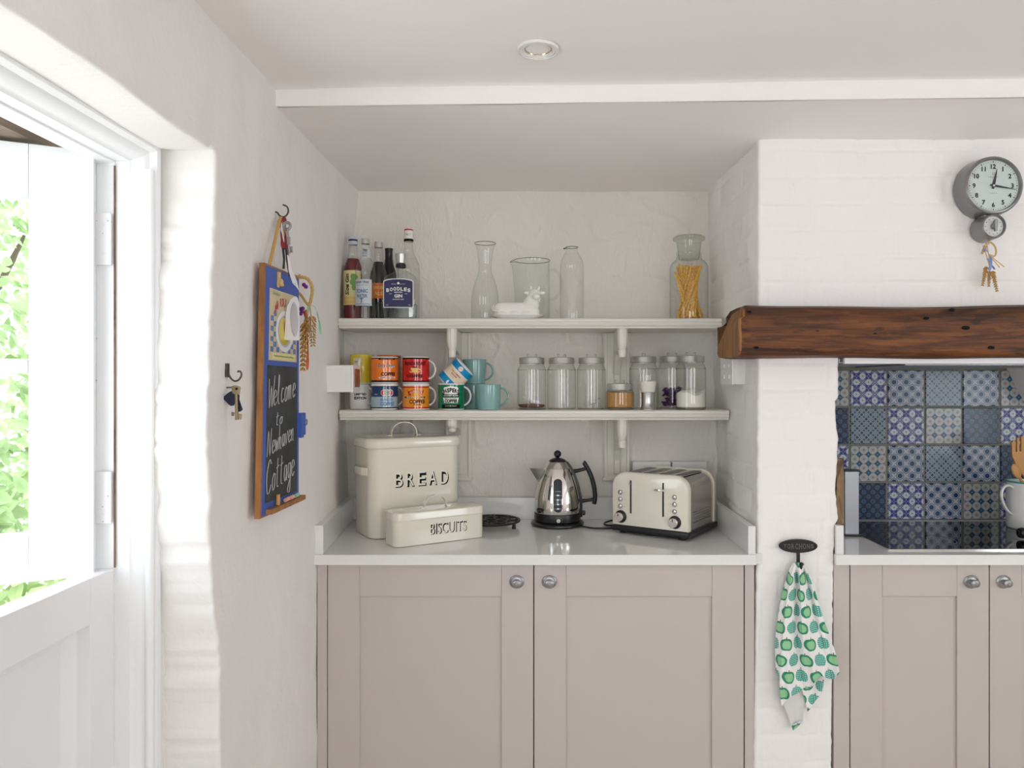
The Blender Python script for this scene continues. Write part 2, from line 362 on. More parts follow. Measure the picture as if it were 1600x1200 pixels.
def uvs(t, scale=1.0):
    n = t.nodes.new('ShaderNodeTexCoord'); sp = t.nodes.new('ShaderNodeSeparateXYZ'); t.links.new(n.outputs['UV'], sp.inputs[0])
    return E(t, sp.outputs[0])*scale, E(t, sp.outputs[1])*scale
def tilemat(kind):
    m, t, b = newmat('patterned_tile_'+kind); u, v = uvs(t)
    cen = lambda e, n, o=0.0: (e*n+o).frac()-.5
    W = (.42, .46, .49)
    if kind == 'flower':
        p, q = cen(u, 4), cen(v, 4); r = ln(p, q); P2, Q2 = cen(u, 4, .5), cen(v, 4, .5)
        dm = P2.abs()+Q2.abs()
        inner = (u-.5).abs().max((v-.5).abs()).lt(.44, .01)
        c = mixc(t, r.lt(.43, .04), (.25, .27, .27), (.40, .41, .40)); c = mixc(t, r.gt(.21, .03)*r.lt(.27, .03)*.5, c, (.22, .22, .23)); c = mixc(t, r.lt(.15, .05)*.8, c, (.16, .16, .18))
        c = mixc(t, dm.lt(.36, .05)*inner, c, (.012, .07, .15)); c = mixc(t, dm.lt(.08, .05)*inner, c, (.2, .33, .38))
    elif kind == 'star':
        p, q = cen(u, 3), cen(v, 3); a, bb = p.abs(), q.abs(); d = (a-bb).abs(); r = ln(p, q)
        blue = (.018, .018, .19)
        st8 = lambda x, y: x.max(y).min((x+y)*.72); k1 = st8((a-.5).abs(), bb); k2 = st8(a, (bb-.5).abs()); ks = k1.min(k2); kc = ln(a-.5, bb-.5)
        blue_m = d.lt(.125, .03).max(((a*bb).gt(.004, .004)*r.lt(.26, .03)).max(r.lt(.14, .03)))*ks.gt(.15, .03)
        c = mixc(t, blue_m, (.50, .54, .58), blue); c = mixc(t, d.lt(.035, .02)*kc.lt(.34, .03), c, (.36, .39, .50)); c = mixc(t, ks.gt(.20, .02)*ks.lt(.235, .02)*.55, c, blue)
        c = mixc(t, r.gt(.07, .02)*r.lt(.11, .02)*.6, c, (.3, .32, .45)); c = mixc(t, ks.lt(.055, .03), c, (.12, .18, .20))
    elif kind == 'dots':
        p, q = cen(u, 3), cen(v, 3, .5); P2, Q2 = cen(u, 3, .5), cen(v, 3)
        r1, r2 = ln(p, q), ln(P2, Q2); r = r1.min(r2)
        A1, B1 = cen(u, 3, .5), cen(v, 3, .5); A2, B2 = cen(u, 3), cen(v, 3)
        x1 = (A1.abs()-B1.abs()).abs().lt(.038, .02)*ln(A1, B1).lt(.28, .04); x2 = (A2.abs()-B2.abs()).abs().lt(.038, .02)*ln(A2, B2).lt(.28, .04)
        c = mixc(t, r.gt(.27, .03)*r.lt(.315, .03)*.8, (.27, .33, .40), (.02, .03, .14))
        c = mixc(t, x1.max(x2), c, (.50, .44, .45)); c = mixc(t, r.lt(.195, .02), c, (.004, .032, .10))
    elif kind == 'fine':
        p, q = cen(u, 8), cen(v, 8); r = ln(p, q); d = (p.abs()-q.abs()).abs()
        par = ((u*8).floor()+(v*8).floor())*.5; par = par.frac().gt(.25, .1)
        c = mixc(t, r.gt(.33, .08)*r.lt(.48, .08), (.035, .065, .12), (.29, .36, .41)); c = mixc(t, d.lt(.1, .05)*r.lt(.3, .06)*par, c, (.28, .34, .39)); c = mixc(t, r.lt(.26, .08)*(par*-1+1), c, (.02, .035, .08))
    else:
        a, bb = u+v, u-v+8.0
        p, q = (a*4).frac()-.5, (bb*4).frac()-.5; r = ln(p, q)
        ed = p.abs().max(q.abs())
        pet = ((p*2).frac()-.5).abs().min(((q*2).frac()-.5).abs())
        fl = ((p.abs()-q.abs()).abs().gt(.08, .05))*r.lt(.34, .05)*r.gt(.06, .04)
        c = mixc(t, ed.gt(.40, .05), (.008, .028, .085), (.002, .005, .024)); c = mixc(t, fl*.8, c, (.055, .12, .22))
    co = coords(t); mo = noise_n(t, co, 260, 2).gt(.55, .3)*.12
    c = mixc(t, mo, c, (.30, .33, .36)); 
    t.links.new(c, b.inputs['Base Color']); b.inputs['Roughness'].default_value = .18; b.inputs['Specular IOR Level'].default_value = .35
    bump(t, b, noise_n(t, co, 30, 2), .08, .005); return m
TILES = {k: tilemat(k) for k in ('flower', 'star', 'dots', 'fine', 'lattice')}
M['grout'] = mat('tile_grout', (.19, .19, .165), .85)
def towelmat():
    m, t, b = newmat('apple_print_cotton'); u, v = uvs(t)
    row = (v*1.0).floor(); sh = (row*.5).frac()
    uu = u+sh; p = uu.frac()-.5; q = (v.frac()-.5)*1.0
    par = ((uu.floor()+row*1.0)*.5).frac().gt(.25, .1)
    d = ln(p.abs()-.10, q*.92)
    body = d.lt(.335, .02); inn = ln((p-.02).abs()-.07, (q+.01)*.9).lt(.225, .03)
    dots = ln((u*9).frac()-.5, (v*9).frac()-.5).lt(.27, .1)
    solid = mixc(t, inn, (.02, .24, .13), (.27, .56, .30)); dotted = mixc(t, dots, (.02, .33, .25), (.62, .75, .70))
    ap = mixc(t, par, solid, dotted)
    c = mixc(t, body, (.80, .78, .78), ap)
    stem = (p-q*.25+.07).abs().lt(.03, .02)*q.gt(.33, .02)*q.lt(.47, .02); c = mixc(t, stem, c, (.18, .09, .06))
    t.links.new(c, b.inputs['Base Color']); b.inputs['Roughness'].default_value = .9; b.inputs['Sheen Weight'].default_value = .2; return m
M['towel'] = towelmat(); 
def leafmat():
    m, t, b = newmat('garden_leaf'); co = coords(t)
    c = mixc(t, noise_n(t, co, 5, 3).gt(.5, .3), (.20, .32, .10), (.60, .71, .40)); t.links.new(c, b.inputs['Base Color']); b.inputs['Roughness'].default_value = .5
    tl = t.nodes.new('ShaderNodeBsdfTranslucent'); t.links.new(c, tl.inputs[0]); mx = t.nodes.new('ShaderNodeMixShader'); mx.inputs[0].default_value = .35
    t.links.new(b.outputs[0], mx.inputs[1]); t.links.new(tl.outputs[0], mx.inputs[2]); t.links.new(mx.outputs[0], t.nodes['Material Output'].inputs[0]); return m
M['leaf'] = leafmat(); M['bark'] = mat('shrub_stem_bark', (.12, .08, .05), .8, var=.3); M['path'] = mat('pale_bounce_ground', (.76, .75, .74), .9, var=.3, bmp=.4)  # unseen ground outside, made pale to bounce daylight up to the door soffit

# ------------------------------------------------------------------ the setting
def lum(y, z, k=0):          # plaster lumps
    return .0045*nz(y, z, k, 4)+.0026*nz(y, z, k+5, 12)+.0006*nz(y, z, k+9, 40)
def brick_h(u, z, seed=0, deep=.0048):
    row = math.floor(z/.0775); rz = z/.0775-row
    rr = random.Random(row*131+seed); u += .01*nz(u, z, seed, 3)
    x = rr.random()*-.2-.3; d = 9
    for _ in range(60):
        wd = .225 if rr.random() < .6 else .112
        if x <= u < x+wd: d = min(u-x, x+wd-u); break
        x += wd
    dz = min(rz, 1-rz)*.0775; dd = min(d, dz)
    fade = .35+.65*max(0, min(1, .5+1.6*nz(u, z, seed+3, 5)))
    face = (rr.random()-.5)*.0014
    return face-deep*fade*(1-ss(.0015, .009, dd+.0035*nz(u, z, seed+7, 45)))+.0012*nz(u, z, seed+2, 14)
def wall_x(y, z):
    t = 1-ss(.95, 1.6, z)
    return -.686+t*(.022*ss(1.7, 2.1, y)*(1-ss(2.15, 2.5, y))-.005*ss(2.2, 2.74, y))-.052*ss(2.42, 2.74, y)*(1-ss(1.72, 2.12, z))*(.62+.38*ss(1.0, 1.5, z))+lum(y, z)
ARR = [(2.2, 337), (1.9, 337), (1.80, 336), (1.72, 333), (1.6, 329), (1.3, 324), (1.1, 327), (1.0, 332), (.85, 341), (.6, 343), (0, 343)]
def arris(z): return .686*1159/(850-interp(ARR, z)-3.0*noise.noise(Vector((0, 3, z*20)))-2.2*noise.noise(Vector((0, 9, z*64))))
FX = -.80
cols = [('r', i/22) for i in range(23)]+[('c', i/4) for i in range(1, 5)]+[('w', i/150) for i in range(1, 151)]
def left_wall_pt(u, v):
    z = v*2.25; k, t = cols[min(len(cols)-1, int(round(u*(len(cols)-1))))]
    ya = arris(z); rr = .007
    if z > 1.90 and k != 'w':
        y = 1.46+(ya+rr-1.46)*(t*.5 if k == 'r' else .5+.5*t); return (wall_x(y, z)-.0006, y, z)
    low = 1-ss(1.0, 1.25, z)
    if k == 'r':
        x = -.84+(-.686-rr+.84)*t; return (x, ya+.003*(1-t)+(.1+.55*low)*brick_h(x+.4, z, 5, .003)*-1*ss(0, .12, 1-t+.12), z)
    if k == 'c':
        a = PI/2*t; return (-.686-rr+rr*math.sin(a)+lum(ya, z)*t, ya+rr*(1-math.cos(a)), z)
    y = ya+rr+(2.80-ya-rr)*t; return (wall_x(y, z), y, z)
mb = MB().grid(len(cols)-1, 250, left_wall_pt)
mb.box(-.90, -.80, 1.56, 2.9, 0, 2.3)
struct(mb.build('wall_left', M['plaster'], ang=60, fix=False))
# lintel over the door and the rest of the left wall, towards and behind the camera
sof = 1.893
def over(u, v):
    y = -2.5+4.03*u if u < .4 else -.888+(1.522+.888)*(u-.4)/.6
    path = [(-.90, sof)]+[(-.84+.147*i/12, sof) for i in range(13)]+[(-.686-.007+.007*math.sin(PI/2*i/4), sof+.007*(1-math.cos(PI/2*i/4))) for i in range(1, 5)]+[(-.686, sof+.007+(.36-.007)*i/24) for i in range(1, 25)]
    x, z = path[min(len(path)-1, int(round(v*(len(path)-1))))]
    sag = .006*nz(y, 0, 1, 3)
    if x > -.695: x += lum(y, z)
    return (x, y, z+sag*(1 if z < 1.95 else 0)*(1-ss(1.3, 1.5, y)))
mb = MB().grid(160, 41, over); mb.box(-.98, -.70, -2.5, 1.6, 1.95, 2.3); mb.box(-.98, -.686, -2.5, .52, 0, 2.3)
struct(mb.build('wall_left_over_door', M['plaster'], ang=60, fix=False)).name = 'wall_left.001'
# back wall of the alcove
def ridge(x, z, s, seed, amp):
    wx, wz = x+.05*nz(x, z, seed+1, 5), z+.05*nz(x, z, seed+2, 5)
    r = 1-abs(nz(wx, wz, seed, s))
    return amp*max(0, (r-.90)/.10)**1.4*ss(-.15, .35, nz(x, z, seed+4, 3.3))
mb = MB().grid(280, 330, lambda u, v: (-.80+1.50*u, 2.740+.007*nz(u*1.5, v*2.2, 3, 3.5)+.004*nz(u*1.5, v*2.2, 8, 9)-ridge(u*1.5+v*.8, v*2.2-u*.5, 5.0, 3, .007)-ridge(u*1.5, v*2.2+u*.9, 9.0, 14, .0045), 2.2*v))
struct(mb.build('wall_back', M['alcove_plaster'], ang=60, fix=False))
# brick pier between the two recesses: right side of the alcove, front, and the side towards the hob
LE = [(0, 1178), (.30, 1178), (.62, 1181), (.9, 1183), (1.2, 1184), (1.5, 1185), (2.2, 1185)]
RE = [(0, 1299), (.3, 1300), (.60, 1301), (.86, 1303), (1.0, 1306), (1.02, 1311), (1.10, 1306), (1.17, 1309), (1.2, 1309), (1.25, 1311), (1.30, 1307), (1.36, 1306), (1.37, 1311), (1.6, 1310)]
YB = 2.16
def pier_pt(nw, nf, nr, zlo, zhi, right=None):
    seq = [('a', i/nw) for i in range(nw+1)]+[('c', i/4) for i in range(1, 5)]+[('f', i/nf) for i in range(1, nf+1)]+([('d', i/4) for i in range(1, 5)]+[('b', i/nr) for i in range(1, nr+1)] if right is None else [])
    def fn(u, v):
        z = zlo+(zhi-zlo)*v; k, t = seq[min(len(seq)-1, int(round(u*(len(seq)-1))))]
        le = (interp(LE, z)+1.3*noise.noise(Vector((1, 3, z*30)))-850)/1159*YB
        re = (interp(RE, z)+1.6*noise.noise(Vector((4, 3, z*45)))-850)/1159*YB if right is None else right
        rr = .008
        if k == 'a':
            y = 2.76+(YB+rr-2.76)*t; xb = .634-.03*ss(1.2, 2.1, z)
            return (xb+(le-xb)*t+(lum(y, z, 11)*2.2-.9*brick_h(y, z, 9, .0042))*min(1, (1-t)*8), y, z)
        if k == 'c': a = PI/2*t; return (le+rr*(1-math.cos(a)), YB+rr*(1-math.sin(a)), z)
        if k == 'f':
            x = le+rr+(re-le-rr*(2 if right is None else 1))*t; e = min(1, min(x-le, (re-x) if right is None else 1)*60)
            return (x, YB-brick_h(x, z, 1)*e*(1.0 if z > 1.55 else .75)-lum(x, z, 20)*.8*e, z)
        if k == 'd': a = PI/2*t; return (re-rr+rr*math.sin(a), YB+rr*(1-math.cos(a)), z)
        return (re+(.853-re)*min(1, t*4), YB+rr+(2.76-YB-rr)*t, z)
    return len(seq)-1, fn
n, fn = pier_pt(60, 60, 30, 0, 1.60); struct(MB().grid(n, 300, fn).build('wall_pier', M['brick'], ang=60, fix=False)).name = 'wall_centre'
n, fn = pier_pt(60, 300, 0, 1.60, 2.18, 2.75)
mb = MB().grid(n, 130, fn); mb.box(.67, 2.75, 2.20, 2.76, 1.64, 2.18)
struct(mb.build('wall_right_breast', M['brick'], ang=60, fix=False)).name = 'wall_right'
# hob recess: tiled back wall
TX = lambda x: PX(x, 2.70)
colx = [TX(1327-58.6)+i*TX(850+58.6) for i in range(10)]; rowz = [PZ(812.5-58.8*i, 2.70) for i in range(5)]
kinds = [['lattice', 'lattice', 'star', 'dots', 'flower', 'star', 'fine', 'dots', 'star'], ['star', 'flower', 'dots', 'fine', 'dots', 'lattice', 'flower', 'star', 'fine'],
         ['lattice', 'fine', 'star', 'flower', 'lattice', 'star', 'dots', 'fine', 'flower'], ['flower', 'star', 'dots', 'fine', 'dots', 'flower', 'star', 'lattice', 'dots']]
mb = MB(); mb.uv = []; names = ['flower', 'star', 'dots', 'fine', 'lattice']
for j in range(4):
    for i in range(9):
        x0, x1, z0, z1 = colx[i]+.0022, colx[i+1]-.0022, rowz[j]+.0022, rowz[j+1]-.0022; N = 6
        x0c = max(x0, .84); x1c = x1
        b = .003; k = names.index(kinds[j][i]); yj = 2.696+.0012*noise.noise(Vector((i*3.3, j*2.1, 0)))
        tx, tz = .004*noise.noise(Vector((i*1.7, j, 5))), .004*noise.noise(Vector((i, j*1.9, 8)))
        pts = []
        for (xx, zz, yy) in ((x0c, z0, 2.702), (x1c, z0, 2.702), (x1c, z1, 2.702), (x0c, z1, 2.702), (x0c+b, z0+b, yj), (x1c-b, z0+b, yj+tx), (x1c-b, z1-b, yj+tx+tz), (x0c+b, z1-b, yj+tz)):
            pts.append((xx, yy, zz)); mb.uv.append(((xx-x0)/(x1-x0), (zz-z0)/(z1-z0)))
        mb.add(pts, [(4, 5, 6, 7), (0, 1, 5, 4), (1, 2, 6, 5), (2, 3, 7, 6), (3, 0, 4, 7)], k)
k0 = len(mb.v); mb.box(.80, 2.75, 2.7005, 2.76, 0, 1.7, mi=5); mb.uv += [(0, 0)]*(len(mb.v)-k0)
struct(mb.build('wall_hob_tiles', [TILES[k] for k in names]+[M['grout']], smooth=False, fix=False)).name = 'wall_tiled'
# sloping plaster shoulder at the top right of the hob recess
mb = MB().prism([(TX(1572), 1.60), (TX(1573), PZ(577, 2.7)), (TX(1579), PZ(590, 2.7)), (TX(1586), PZ(606, 2.7)), (TX(1601), PZ(630, 2.7)), (2.74, PZ(640, 2.7)), (2.74, 1.60)], 2.60, 2.71, 'y', r=.006)
struct(mb.build('trim_hob_shoulder', M['plaster'])).name = 'trim_3'
# ceilings
cz = lambda x: 2.162+.0147*(x+.69)
mb = MB().grid(90, 110, lambda u, v: (-1.0+3.95*u, -2.55+(1.905+2.55)*v, cz(-1.0+3.95*u)+.004*nz(u*4, v*4, 3, 1.5)))
mb.box(-1.0, 2.95, -2.55, 2.9, 2.30, 2.34)
struct(mb.build('ceiling', M['ceiling'], ang=60, fix=False))
zb = lambda x: 2.119+.0125*(x+.69)
mb = MB().grid(90, 30, lambda u, v: (-.9+3.8*u, 1.90+.9*v, (zb(-.9+3.8*u)*(1-ss(0, .35, v))+2.121*ss(0, .35, v))+.003*nz(u*4, v, 3, 3)))
struct(mb.build('ceiling_alcove', M['ceiling'], ang=60, fix=False)).name = 'ceiling.001'
mb = MB()
rings = []
for i in range(91):
    x = -.9+3.8*i/90; wob = .0025*nz(x, 0, 3, 4)
    rings.append([Vector((x, 1.896+wob, cz(x)+.006)), Vector((x, 1.893+wob, cz(x)-.002)), Vector((x, 1.892+wob, zb(x)+.003)), Vector((x, 1.895+wob, zb(x))), Vector((x, 1.93, zb(x)+.004)), Vector((x, 1.93, cz(x)+.006))])
struct(mb.loft(rings, 0).build('trim_1', M['brick'], ang=50))
# floor, far walls with windows (behind and beside the camera)
struct(MB().box(-.98, 2.9, -2.55, 2.8, -.06, 0).build('floor', M['floor']))
def holed(name, plane, u0, u1, holes, d0, d1):
    mb = MB(); us = sorted({u0, u1, *[h[0] for h in holes], *[h[1] for h in holes]})
    for a, b in zip(us, us[1:]):
        hs = [h for h in holes if h[0] < (a+b)/2 < h[1]]; segs = [(0, hs[0][2]), (hs[0][3], 2.3)] if hs else [(0, 2.3)]
        for z0, z1 in segs:
            if plane == 'y': mb.box(a, b, d0, d1, z0, z1)
            else: mb.box(d0, d1, a, b, z0, z1)
    return struct(mb.build(name, M['plaster'], smooth=False))
holed('wall_rear', 'y', -1.0, 2.9, [(-.5, .4, .9, 2.0), (1.3, 2.2, .9, 2.0)], -2.60, -2.50)
holed('wall_right_side', 'x', -2.6, 2.8, [(-.4, .8, .9, 2.0)], 2.80, 2.90).name = 'wall_right_side'
def window(n, plane, a, b, z0, z1, d):
    mb = MB(); t = .045
    def bx(u0, u1, w0, w1, e=.02):
        if plane == 'y': mb.box(u0, u1, d-e, d+e, w0, w1, r=.004)
        else: mb.box(d-e, d+e, u0, u1, w0, w1, r=.004)
    bx(a, a+t, z0, z1); bx(b-t, b, z0, z1); bx(a+t, b-t, z0, z0+t); bx(a+t, b-t, z1-t, z1); bx((a+b)/2-.015, (a+b)/2+.015, z0+t, z1-t, .015); bx(a+t, b-t, (z0+z1)/2-.012, (z0+z1)/2+.012, .012)
    return struct(mb.build('window_%d' % n, M['gloss_white']))
window(1, 'y', -.5, .4, .9, 2.0, -2.55); window(2, 'y', 1.3, 2.2, .9, 2.0, -2.55); window(3, 'x', -.4, .8, .9, 2.0, 2.85)

# ------------------------------------------------------------------ the stable door
DX = -.866
dr = struct(empty('door_1', (0, 0, 0)))
mb = MB()
# moulded frame as a profile (x, inset from the opening edge) swept round: far jamb then head
prof = [(-.792, -.01), (-.792, .004), (-.800, .007), (-.806, .007), (-.808, .0095), (-.812, .0135), (-.818, .0155), (-.822, .0175), (-.830, .0185), (-.835, .0205), (-.838, .0235), (-.866, .0245), (-.866, .0275), (-.900, .030), (-.900, -.01)]
YJ, ZH = 1.523, 1.893
jam = [[Vector((x, YJ-d, z)) for x, d in prof] for z in (0, .5, 1.0, 1.4, 1.7)]+[[Vector((x, YJ-d, ZH-d*1.35)) for x, d in prof]]+[[Vector((x, y, ZH-d*1.35)) for x, d in prof] for y in (1.2, .9, .55)]
mb.loft(jam)
near = [[Vector((x, .60+d, z)) for x, d in prof] for z in (0, 1.9)]; mb.loft(near)
mb.build('frame', M['gloss_white'], dr, ang=30)
MB().tube([(-.803, YJ-.012, z) for z in (0, .4, .8, 1.2, 1.6, PZ(266, 1.51))], .0085, n=14).build('frame_bead', M['gloss_white'], dr)
mb = MB().box(-.945, -.902, 1.492, 1.50, .95, 1.86, .001); mb.build('rebate_post', M['old_white'], dr)
for zc in (PZ(374, 1.49), PZ(777, 1.49)):
    h = MB(); h.box(-.944, -.868, 1.4855, 1.4915, zc-.052, zc+.052, .0008)
    for i in range(5): h.tube([(-.944, 1.484, zc-.052+i*.0208+.001), (-.944, 1.484, zc-.052+(i+1)*.0208-.001)], .005, n=12)
    for i in range(4): MB().box(-.9475, -.9395, 1.4800, 1.4835, zc-.052+(i+1)*.0208-.0022, zc-.052+(i+1)*.0208+.0022).build('hinge_gap', M['rough_timber'], dr)
    for a, bz in ((-.88, .03), (-.90, 0), (-.88, -.03), (-.92, .015), (-.92, -.02)): h.ball((a, 1.485, zc+bz), .0035, n=8, sc=(1, .4, 1))
    tag(h.build('hinge', M['old_white'], dr), 'paint-chipped white butt hinge')
MB().box(-.8665, -.864, 1.4935, 1.4965, 1.04, 1.85).build('bare_wood_edge', M['rough_timber'], dr)
# lower leaf, closed
y0, y1, zt = .66, 1.4945, PZ(888, 1.4945)
mb = MB(); st = .078; z0 = .02
for a, b, c, d in ((y1-st, y1, z0, zt), (y0, y0+st, z0, zt), (y0+st, y1-st, zt-.088, zt), (y0+st, y1-st, z0, z0+.16)): mb.box(DX-.045, DX, a, b, c, d, .0015)
yi0, yi1, zi0, zi1 = y0+st, y1-st, z0+.16, zt-.088
R0 = [(yi0, zi0), (yi1, zi0), (yi1, zi1), (yi0, zi1)]
def inset(r, d): return [(r[0][0]+d, r[0][1]+d), (r[1][0]-d, r[1][1]+d), (r[2][0]-d, r[2][1]-d), (r[3][0]+d, r[3][1]-d)]
rings = [[Vector((DX-x, y, z)) for y, z in inset(R0, d)] for x, d in ((.026, -.0005), (.034, .022), (.038, .03))]
mb.loft(rings, caps=(False, True)); struct(mb.build('door_2', M['gloss_white'], smooth=False))
# upper leaf, swung outwards, with panes
up = struct(empty('door_3', (-.906, 1.5, 0)))
up.rotation_euler = (0, 0, math.atan2(-.44, -.9))
zT, zB, st = 1.869, 1.032, .107
# local x runs from hinge to the free edge; local y: +t is towards the camera after the turn
mb = MB(); W_ = .80; g0, g1 = 1.1217, 1.770
for a, b, c, d in ((0, st, zB, zT), (W_-st, W_, zB, zT), (st, W_-st, g1, zT), (st, W_-st, zB, g0)): mb.box(a, b, 0, .042, c, d, .0015)
for k in (1.432,): mb.box(st, W_-st, .008, .034, k, k+.026, .004)
mb.box(W_/2-.013, W_/2+.013, .008, .034, g0, g1, .004)
mb.build('sash', M['gloss_white'], up)
for a, b in ((st, W_/2), (W_/2, W_-st)):
    for c, d in ((g0, 1.445), (1.445, g1)): MB().box(a, b, .019, .023, c, d).build('pane', M['pane'], up)
# weathered lintel outside and the garden
rings = []
for i in range(40):
    y = -.2+1.9*i/39; k = .012*nz(y, 0, 2, 4)
    rings.append([Vector((-.985, y, 1.878+k)), Vector((-1.07+k, y, 1.872+k*.6)), Vector((-1.09+k, y, 1.90)), Vector((-1.09, y, 2.06)), Vector((-.985, y, 2.06))])
struct(MB().loft(rings).build('trim_2', M['weathered'], ang=60))
struct(MB().grid(30, 30, lambda u, v: (-9+8.02*u, -3+12*v, -.06+.05*nz(u*9, v*9, 2))).build('ground', M['path'], fix=False))
def shrub(cx, cy, rx, ry, h, n, label, seed):
    rnd = random.Random(seed); root = empty('garden_shrub', (cx, cy, 0), 0, label, 'shrub', 'leafy shrubs outside the door')
    mb = MB()
    for i in range(n):
        a = rnd.random()*2*PI; t = rnd.random()**.6; zz = .05+rnd.random()*h
        sh = math.sqrt(max(.08, 1-((zz-h*.5)/(h*.56))**2)); e = .80+.3*rnd.random()
        p = Vector((rx*sh*math.cos(a)*e, ry*sh*math.sin(a)*e, zz)); nrm = Vector((math.cos(a), math.sin(a), .6+.7*(rnd.random()-.3))).normalized()
        L = .035+.04*rnd.random(); R = nrm.to_track_quat('Z', 'Y').to_matrix() @ Matrix.Rotation(rnd.random()*6.3, 3, 'Z') @ Matrix.Rotation((rnd.random()-.5)*1.1, 3, 'X')
        pts = [(0, 0, 0), (.28*L, .35*L, .06*L), (.24*L, .75*L, .04*L), (0, 1.2*L, -.1*L), (-.24*L, .75*L, .04*L), (-.28*L, .35*L, .06*L), (0, .45*L, -.03*L)]
        mb.add([R @ Vector(q)+p for q in pts], [(0, 1, 6), (1, 2, 3, 6), (6, 3, 4, 5), (0, 6, 5)])
    f = mb.build('foliage', M['leaf'], root, smooth=False, fix=False); f['kind'] = 'stuff'
    s = MB()
    for i in range(9):
        a = i*2.4; s.tube(spline([(0, 0, 0), (.3*rx*math.cos(a), .3*ry*math.sin(a), h*.4), (.75*rx*math.cos(a), .75*ry*math.sin(a), h*(.55+.04*i))], 5), [.02]*5+[.012]*5+[.006], 6)
    s.build('stem', M['bark'], root)
shrub(-2.35, 2.55, .55, .75, 3.0, 5200, 'leafy green shrub seen through the panes of the open upper door', 1)
shrub(-2.35, 4.45, .65, .8, 2.7, 5200, 'bushy green shrub seen in the gap beside the hinges', 2)
shrub(-1.36, 2.1, .24, .34, 1.12, 1600, 'low bright green shrub showing between the two door leaves', 3)

# ------------------------------------------------------------------ fitted things
# oak beam over the hob recess
rings = []
for i in range(150):
    t = i/149; x = .543+2.15*t**1.15; e = 1-ss(0, .03, x-.543)
    base = [(2.062, 1.500), (2.058, 1.53), (2.060, 1.57), (2.062, 1.605), (2.072, 1.628), (2.10, 1.636), (2.18, 1.638), (2.27, 1.636), (2.325, 1.622), (2.332, 1.57), (2.33, 1.50), (2.31, 1.487), (2.20, 1.484), (2.10, 1.485), (2.072, 1.489)]
    fine = []
    for k in range(len(base)):
        a, b = base[k], base[(k+1) % len(base)]; fine += [a, ((a[0]*2+b[0])/3, (a[1]*2+b[1])/3), ((a[0]+b[0]*2)/3, (a[1]+b[1]*2)/3)]
    r = []
    for y, z in fine:
        cy, cz0 = 2.19, 1.56; s_ = 1-.05*e
        dy = .006*noise.noise(Vector((x*2.2, z*9, y*4)))+.0028*noise.noise(Vector((x*4, z*45, y*30)))+.0012*noise.noise(Vector((x*14, z*90, y*70)))
        dz = .005*noise.noise(Vector((x*3.1, y*3, 4)))
        if z > 1.6: dz += -.004+.004*math.sin(x*5)-.008*e*(1 if y > 2.1 else .2)
        xx = x
        if z > 1.60: xx += e*.012*(1+2*(y-2.06)/.27)
        xx += .004*noise.noise(Vector((y*12, z*12, 1)))*e
        r.append(Vector((xx, cy+(y-cy)*s_+dy*(-1 if y < 2.1 else 1), cz0+(z-cz0)*s_+dz)))
    rings.append(r)
mb = MB().loft(rings, [1]+[0]*149)
beam = empty('oak_beam', (.543, 2.19, 1.487), 0, 'dark brown rough-hewn oak beam set across the white brick above the hob recess', 'beam')
mb.m[-2] = 1; mb.m[-1] = 0
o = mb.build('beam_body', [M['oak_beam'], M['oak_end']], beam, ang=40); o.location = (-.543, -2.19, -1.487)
# knots and peg holes sunk in the face
kn = MB()
for (x, y, r) in ((1171, 487, 3.5), (1182, 543, 4), (1488, 484, 5), (1448, 497, 4.5), (1368, 521, 2.5), (1510, 512, 6), (1550, 543, 5), (1278, 517, 2)):
    p = P(x, y, 2.055); kn.ball((p.x-.543, 2.0575-2.19, p.z-1.487), r*.0013, n=12, sc=(1.5, .45, .7))
kn.build('knot_hole', M['ink'], beam)

# shelves with a moulded front edge
def shelf(z, x0, x1, label):
    f, th = 2.50, .033
    pr = [(2.738, z), (f+.006, z), (f+.001, z-.003), (f, z-.006), (f, z-.011), (f+.0035, z-.0135), (f+.0035, z-.0155), (f+.001, z-.018), (f, z-.021), (f+.002, z-.0245), (f+.007, z-.0265), (f+.009, z-.030), (f+.009, z-th), (2.738, z-th)]
    mb = MB().loft([[Vector((x, y, zz)) for y, zz in pr] for x in (x0, x1)])
    root = empty('wall_shelf', ((x0+x1)/2, 2.62, z-th), 0, label, 'shelf', 'painted shelves across the alcove')
    o = mb.build('shelf_board', M['shelf'], root, ang=20); o.location = (-(x0+x1)/2, -2.62, -(z-th)); return root
ZT, ZL = 1.632, 1.3216
shelf(ZT, -.694, .60, 'upper cream-painted shelf carrying the bottles and the pasta jar')
shelf(ZL, -.690, .625, 'lower cream-painted shelf carrying the mugs and the screw-top jars')
